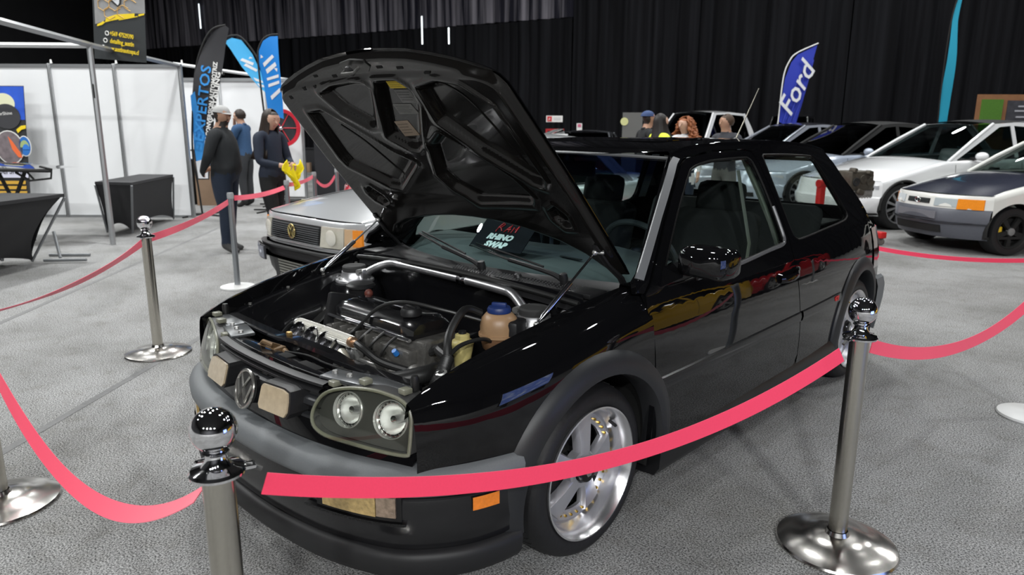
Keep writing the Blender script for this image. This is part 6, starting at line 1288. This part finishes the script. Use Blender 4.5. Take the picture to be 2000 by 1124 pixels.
def person(name, label, loc, rz, build, arms, legs, cols, head=(0, 0), hair=None, scale=1., tw=1., cap=None, beard=False, sleeve=1.0, lean=0., female=False, group=None, glance=-.1):
    t = thing(name, label, 'person', loc, rz, group); w = build; s = .92 if female else 1.
    V = {'pelvis': ((0, 0, .94), (.150*w*tw, .125*w*tw)), 'waist': ((0, .02*tw+lean*.3, 1.06), ((.125 if female else .150)*w*tw, .135*w*tw)), 'chest': ((0, .01+lean, 1.24), (.150*s*w*tw, .130*w*tw)), 'upper': ((0, .0+lean, 1.37), (.115*s*w*tw, .095*tw)), 'neck': ((0, -.005+lean, 1.455), .052*s)}
    hx, hy = head; c = Vector((0, .03+lean, 1.60)); Rz = Matrix.Rotation(hx, 3, 'Z')@Matrix.Rotation(hy, 3, 'X'); pv = Vector((0, 0+lean, 1.50))
    def hp(x, y, z): return tuple(pv+Rz@(Vector((x, y, z))))
    V['jaw'] = (hp(0, .038, .032), (.056, .062)); V['face'] = (hp(0, .028, .095), (.074, .088)); V['brow'] = (hp(0, .018, .15), (.076, .092)); V['crown'] = (hp(0, .008, .195), (.055, .066))
    V['nose1'] = (hp(0, .105, .088), .016); V['nose2'] = (hp(0, .132, .072), .012)
    E = [('pelvis', 'waist'), ('waist', 'chest'), ('chest', 'upper'), ('upper', 'neck'), ('neck', 'jaw'), ('jaw', 'face'), ('face', 'brow'), ('brow', 'crown'), ('face', 'nose1'), ('nose1', 'nose2')]
    for side_, sg in (('R', 1), ('L', -1)):
        V['ear'+side_] = (hp(sg*.080, .015, .09), (.012, .022)); E.append(('face', 'ear'+side_))
        sh = (sg*.185*s*(.9+.1*w), lean, 1.395); el, wr, ha, fd = [Vector(p) for p in arms[side_]]
        V['clav'+side_] = ((sg*.10*s, lean, 1.40), (.070, .066)); V['sh'+side_] = (sh, .066*s*(.8+.2*w)); V['el'+side_] = (tuple(el), .047*s); V['mid'+side_] = (tuple((Vector(sh)+el)/2), .056*s*(.8+.2*w)); V['fa'+side_] = (tuple(el.lerp(wr, .35)), .043*s); V['wr'+side_] = (tuple(wr), .027*s); V['palm'+side_] = (tuple(ha), (.034, .020))
        E += [('upper', 'clav'+side_), ('clav'+side_, 'sh'+side_), ('sh'+side_, 'mid'+side_), ('mid'+side_, 'el'+side_), ('el'+side_, 'fa'+side_), ('fa'+side_, 'wr'+side_), ('wr'+side_, 'palm'+side_)]
        d = (ha-wr).normalized(); x_, y_, _ = frame_of(d); ac = fd.normalized() if fd.length > 0 else x_
        ac = (ac-d*ac.dot(d)).normalized(); cu = d.cross(ac)
        for k in range(4):
            b = ha+ac*(.030-.020*k)+d*.03; l = (.036, .042, .038, .028)[k]; n1, n2 = 'f%d%s' % (k, side_), 'g%d%s' % (k, side_)
            V[n1] = (tuple(b+d*l*.6), .0095); V[n2] = (tuple(b+d*l*1.1+cu*.022), .008); E += [('palm'+side_, n1), (n1, n2)]
        V['th'+side_] = (tuple(ha+ac*.045+d*.0), .011); V['ti'+side_] = (tuple(ha+ac*.055+d*.035), .009); E += [('palm'+side_, 'th'+side_), ('th'+side_, 'ti'+side_)]
        kn, an, to = [Vector(p) for p in legs[side_]]; hip = Vector((sg*.092*w, 0, .885))
        V['hip'+side_] = (tuple(hip), (.098*w, .105*w)); V['tg'+side_] = (tuple(hip.lerp(kn, .45)), .086*w); V['kn'+side_] = (tuple(kn), .064); V['cf'+side_] = (tuple(kn.lerp(an, .35)), .060); V['an'+side_] = (tuple(an), .043); V['hl'+side_] = (tuple(an+Vector((0, -.035, -.05))), .036); V['bl'+side_] = (tuple(an.lerp(to, .6)+Vector((0, 0, -.025))), (.042, .034)); V['to'+side_] = (tuple(to), (.034, .024))
        E += [('pelvis', 'hip'+side_), ('hip'+side_, 'tg'+side_), ('tg'+side_, 'kn'+side_), ('kn'+side_, 'cf'+side_), ('cf'+side_, 'an'+side_), ('an'+side_, 'hl'+side_), ('an'+side_, 'bl'+side_), ('bl'+side_, 'to'+side_)]
    me = skin_mesh(V, E); me.name = 'body'
    shirt, pants, shoe, skin = cols; hairm = hair[1] if hair else (cap and mat('dark_hair', (.02, .014, .011), .6))
    ms = [skin, shirt, pants, shoe, hairm or mat('dark_hair', (.02, .014, .011), .6)]
    me.materials.clear(); [me.materials.append(m) for m in ms]
    arms_ = {k: [Vector(p) for p in v] for k, v in arms.items()}; nk = Vector(V['neck'][0]); ip = Rz.inverted()
    def dseg(p, a, b):
        ab = b-a; f = max(0, min(1, (p-a).dot(ab)/max(1e-9, ab.length_squared))); return (p-a-ab*f).length
    for f in me.polygons:
        p = f.center; m = 1
        if p.z > 1.465 and dseg(p, Vector(V['neck'][0]), Vector(V['brow'][0])) < .2: m = 0
        else:
            dt = dseg(p, Vector(V['pelvis'][0]), Vector(V['upper'][0]))
            for sd in ('R', 'L'):
                el, wr, ha, _ = arms_[sd]; dh = min(dseg(p, wr, ha), (p-ha).length-.05); da = dseg(p, el, wr)
                if (p-ha).length < .125 and dh < .075 and not (ha.z < .95 and abs(p.x) < .19) and dseg(p, wr, ha+(ha-wr)*.9) < dseg(p, el, wr.lerp(el, .12)): m = 0
                elif sleeve < 1 and da < .06 and dt > .13 and (p-el).length > .05: m = 0
            if m == 1 and p.z < (1.0 if not female else .98)-.0 and dt > -1:
                near_hand = any((p-arms_[sd][2]).length < .12 or dseg(p, arms_[sd][0], arms_[sd][1]) < .062 for sd in ('R', 'L'))
                if p.z < .93 and not near_hand: m = 2
                if p.z < .115: m = 3
        if m == 0 and p.z > 1.47:
            q = ip@(p-pv)
            if not hair is None and (q.z > .165 or (q.y < -.02 and q.z > .04) or (q.z > .12 and q.y < .05)): m = 4
            if cap and q.y < .02 and q.z > .03: m = 4
            if beard and q.y > .035 and q.z < .036 and q.z > -.015: m = 4
        f.material_index = m
    b = link('body', me, t)
    for sg in (1, -1):
        MB().ball(hp(sg*.030, .104, .108), 1, 10, (.013, .008, .007)).build('eye', mat('eye_dark', (.03, .02, .015), .3), b); MB().tube([hp(sg*.015, .108, .126), hp(sg*.032, .108, .132), hp(sg*.050, .096, .126)], .004, 5).build('eyebrow', mat('dark_hair', (.02, .014, .011), .6), b)
    MB().tube([hp(-.022, .100, .040), hp(0, .108, .042), hp(.022, .100, .040)], .005, 6).build('mouth', mat('lip_tone', (.36, .14, .11), .5), b)
    # collar, belt and hem
    MB().tube([(math.cos(a*PI/8)*.066*s, lean-.005+math.sin(a*PI/8)*.064, 1.445-.012*math.sin(a*PI/8)) for a in range(16)], .014, 8, closed=True).build('collar', shirt, b)
    if cap:
        col, vis = cap; P = []
        for i in range(7):
            th = PI/2*i/6; P.append([Vector(hp(.088*math.cos(th)*math.cos(k*PI/10), .012+.104*math.cos(th)*math.sin(k*PI/10), .135+.082*math.sin(th))) for k in range(21)])
        cp_ = MB().grid(P).build('cap', col, t, 60)
        MB().grid([[Vector(hp(.080*math.cos(a*PI/10)*(1+.05*r), .012+.098*math.sin(a*PI/10)+.085*r*math.sin(a*PI/10), .138-.012*r)) for r in (0, .5, 1)] for a in range(1, 10)]).build('cap_visor', col, cp_, 60)
        MB().tube([hp(.090*math.cos(k*PI/10), .012+.106*math.sin(k*PI/10), .137) for k in range(20)], .006, 6, closed=True).build('cap_band', col, cp_)
    if hair:
        kind, hm, ln = hair; rnd = random.Random(3)
        P = []
        nA = 29 if kind != 'curly' else 41
        for k in range(nA):
            a = PI/2+(1.15 if kind == 'curly' else .85)+(2*PI-(2.3 if kind == 'curly' else 1.7))*k/(nA-1) if kind != 'short' else PI/2+.7+(2*PI-1.4)*k/(nA-1); row = []
            nR = 16
            for i in range(nR):
                g = i/(nR-1)
                if g < .4:
                    th = PI/2*(1-g/.4); r_ = math.cos(th); q = Vector((.090*r_*math.cos(a), .008+.106*r_*math.sin(a), .105+.118*math.sin(th)))
                else:
                    h = (g-.4)/.6; fl_o = 1+(.62*h if kind == 'curly' else .22*h if kind == 'long' else -.18)*h; q = Vector((.090*math.cos(a)*fl_o, .008+.106*math.sin(a)*fl_o*(1-.25*h*(1 if math.sin(a) > 0 else .2)), .105-ln*h*(.75+.25*(.5-.5*math.sin(a)))))
                if kind == 'curly':
                    e_ = .028*(math.sin(k*1.9+i*1.3)+math.sin(k*.83-i*2.1))*(.3+g); q = q+Vector((math.cos(a), math.sin(a), .4*math.sin(i*1.7+k)))*e_+Vector((math.cos(a), math.sin(a), 0))*.055*min(1, g*1.3)
                elif kind == 'long': q = q+Vector((math.cos(a), math.sin(a), 0))*.008*math.sin(k*2.3)*g+Vector((math.copysign(.055, math.cos(a))*abs(math.cos(a)), .10*abs(math.cos(a))*max(0, math.sin(a)+.6)-.02*max(0, -math.sin(a)), 0))*max(0, (g-.4)/.6)**1.5
                row.append(Vector(hp(*q)))
            P.append(row)
        ho = MB().grid(P).build('hair', hm, t, 70); so = ho.modifiers.new('thickness', 'SOLIDIFY'); so.thickness = .012
    if scale != 1.: t.scale = (scale,)*3
    return t
def hrot(ang): return HROT+ang   # 0: facing away from the photographer; -90 deg: facing along +a
R90 = math.radians
BKS = mat('black_shirt', (.013, .015, .017), .85, noise=.15, nscale=25, bump=.2); JEAN = mat('dark_jeans', (.012, .020, .038), .85, noise=.25, nscale=60); SHOE = mat('grey_shoe', (.05, .05, .05), .7); NAVY = mat('navy_jacket', (.012, .018, .035), .8, noise=.15, nscale=25, bump=.2); BLKT = mat('black_trousers', (.008, .008, .009), .85); DENIM = mat('denim_blue_shirt', (.030, .075, .16), .85, noise=.2, nscale=40); DHAIR = mat('dark_brown_hair', (.022, .013, .009), .5, noise=.4, nscale=50)
stand = {'R': [(.105, .01, .50), (.11, -.015, .09), (.12, .15, .03)], 'L': [(-.105, .01, .50), (-.11, -.015, .09), (-.12, .15, .03)]}
behind = {'R': [(.27, -.06, 1.12), (.13, -.20, .96), (.07, -.225, .94), (0, 0, 1)], 'L': [(-.27, -.06, 1.12), (-.13, -.19, .98), (-.06, -.215, .975), (0, 0, 1)]}
person('person', 'person in pale grey cap, black jacket and dark jeans, hands behind back', tuple(H(-3.35, 8.25)), hrot(R90(-92)), 1.10, behind, {'R': [(.11, .03, .50), (.115, .0, .09), (.13, .17, .03)], 'L': [(-.11, -.01, .50), (-.12, -.05, .09), (-.13, .11, .03)]}, (BKS, JEAN, SHOE, SKIN), head=(R90(-10), R90(-6)), cap=(mat('pale_grey_cap', (.36, .36, .355), .8), 1), beard=True, scale=.985, tw=1.2)
hold = {'R': [(.23, .06, 1.10), (.10, .26, 1.06), (.07, .33, 1.05), (0, 0, 1)], 'L': [(-.23, .06, 1.10), (-.10, .25, 1.06), (-.06, .32, 1.04), (0, 0, 1)]}
WM_ = person('person', 'person with long dark hair and navy jacket holding a yellow cloth', tuple(H(-2.80, 8.25)), hrot(R90(-118)), .93, hold, {'R': [(.10, .10, .50), (.10, .12, .09), (.11, .28, .03)], 'L': [(-.10, -.06, .50), (-.10, -.16, .10), (-.11, .0, .03)]}, (NAVY, BLKT, SHOE, SKIN2), head=(R90(0), R90(-16)), hair=('long', DHAIR, .54), female=True, scale=.965)
chin = {'R': [(.24, .14, 1.18), (.10, .20, 1.40), (.05, .17, 1.49), (0, 0, 1)], 'L': [(-.22, .12, 1.12), (.02, .22, 1.12), (.08, .23, 1.13), (0, 0, 1)]}
person('person', 'person in blue denim shirt with hand raised to the chin', tuple(H(-5.0, 13.3)), hrot(R90(80)), 1.05, chin, stand, (DENIM, mat('grey_trousers', (.03, .032, .036), .85), mat('black_shoe', (.01, .01, .01), .5), SKIN), head=(R90(0), R90(-8)), hair=('short', DHAIR, .06), scale=1.04)
front_ = {'R': [(.24, .03, 1.12), (.12, .22, 1.10), (.06, .27, 1.12), (0, 0, 1)], 'L': [(-.24, .03, 1.12), (-.12, .22, 1.10), (-.05, .27, 1.12), (0, 0, 1)]}
down = {'R': [(.24, -.02, 1.12), (.25, .04, .88), (.25, .06, .80), (0, 1, 0)], 'L': [(-.24, -.02, 1.12), (-.25, .04, .88), (-.25, .06, .80), (0, 1, 0)]}
person('person', 'person in neon yellow top with long dark hair, beside the blue cap', tuple(H(2.02, 9.9)), hrot(R90(-70)), .95, front_, stand, (mat('neon_yellow_top', (.75, .85, .06), .7), BLKT, SHOE, SKIN2), hair=('long', mat('black_brown_hair', (.012, .009, .008), .5), .34), female=True, scale=.965)
person('person', 'person in a blue cap and black top behind the neon yellow top', tuple(H(1.97, 10.6)), hrot(R90(-75)), 1.0, down, stand, (BKS, JEAN, SHOE, SKIN), cap=(mat('navy_blue_cap', (.03, .06, .16), .7), 1), scale=1.0)
person('person', 'person with curly ginger hair and white top', tuple(H(2.52, 10.5)), hrot(R90(150)), .95, down, stand, (mat('white_top', (.72, .72, .74), .8), JEAN, SHOE, SKIN2), hair=('curly', mat('ginger_hair', (.28, .09, .03), .6, noise=.5, nscale=40), .26), female=True, head=(R90(-30), 0), scale=.945)
person('person', 'person in charcoal polo shirt looking sideways behind the black roof', tuple(H(2.98, 10.0)), hrot(R90(130)), 1.05, front_, stand, (mat('charcoal_polo', (.035, .037, .045), .8), mat('mid_grey_trousers', (.12, .12, .115), .85), SHOE, SKIN), hair=('short', mat('brown_hair', (.06, .035, .02), .6), .05), head=(R90(-25), 0), sleeve=.5, scale=.965)
# the yellow cloth in the woman's hands
yc = MB(); P = []
Mw = Matrix.Translation(H(-2.80, 8.25))@Matrix.Rotation(hrot(R90(-118)), 4, 'Z')@Matrix.Scale(.965, 4)
for i in range(25):
    s = -1+2*i/24; row = []
    for j in range(15):
        g = j/14; wd = .11+.09*math.sin(PI*min(1, g*1.4))-.06*g; row.append(Mw@Vector((s*wd+.03*math.sin(g*5), .37+.03*math.sin(s*7+g*4)*(.3+g), 1.06-.30*g*(1-.45*abs(s)*(1 if g > .4 else .3))+.02*math.cos(s*6)*(1-g)+.05*abs(s)*(1-g))))
    P.append(row)
yo = yc.grid(P).build('yellow_cloth', mat('yellow_cloth', (.9, .75, .01), .85, noise=.08, nscale=60), None, 70); yo.modifiers.new('thickness', 'SOLIDIFY').thickness = .004; tag(yo, 'bright yellow polishing cloth held in two hands', 'cloth')
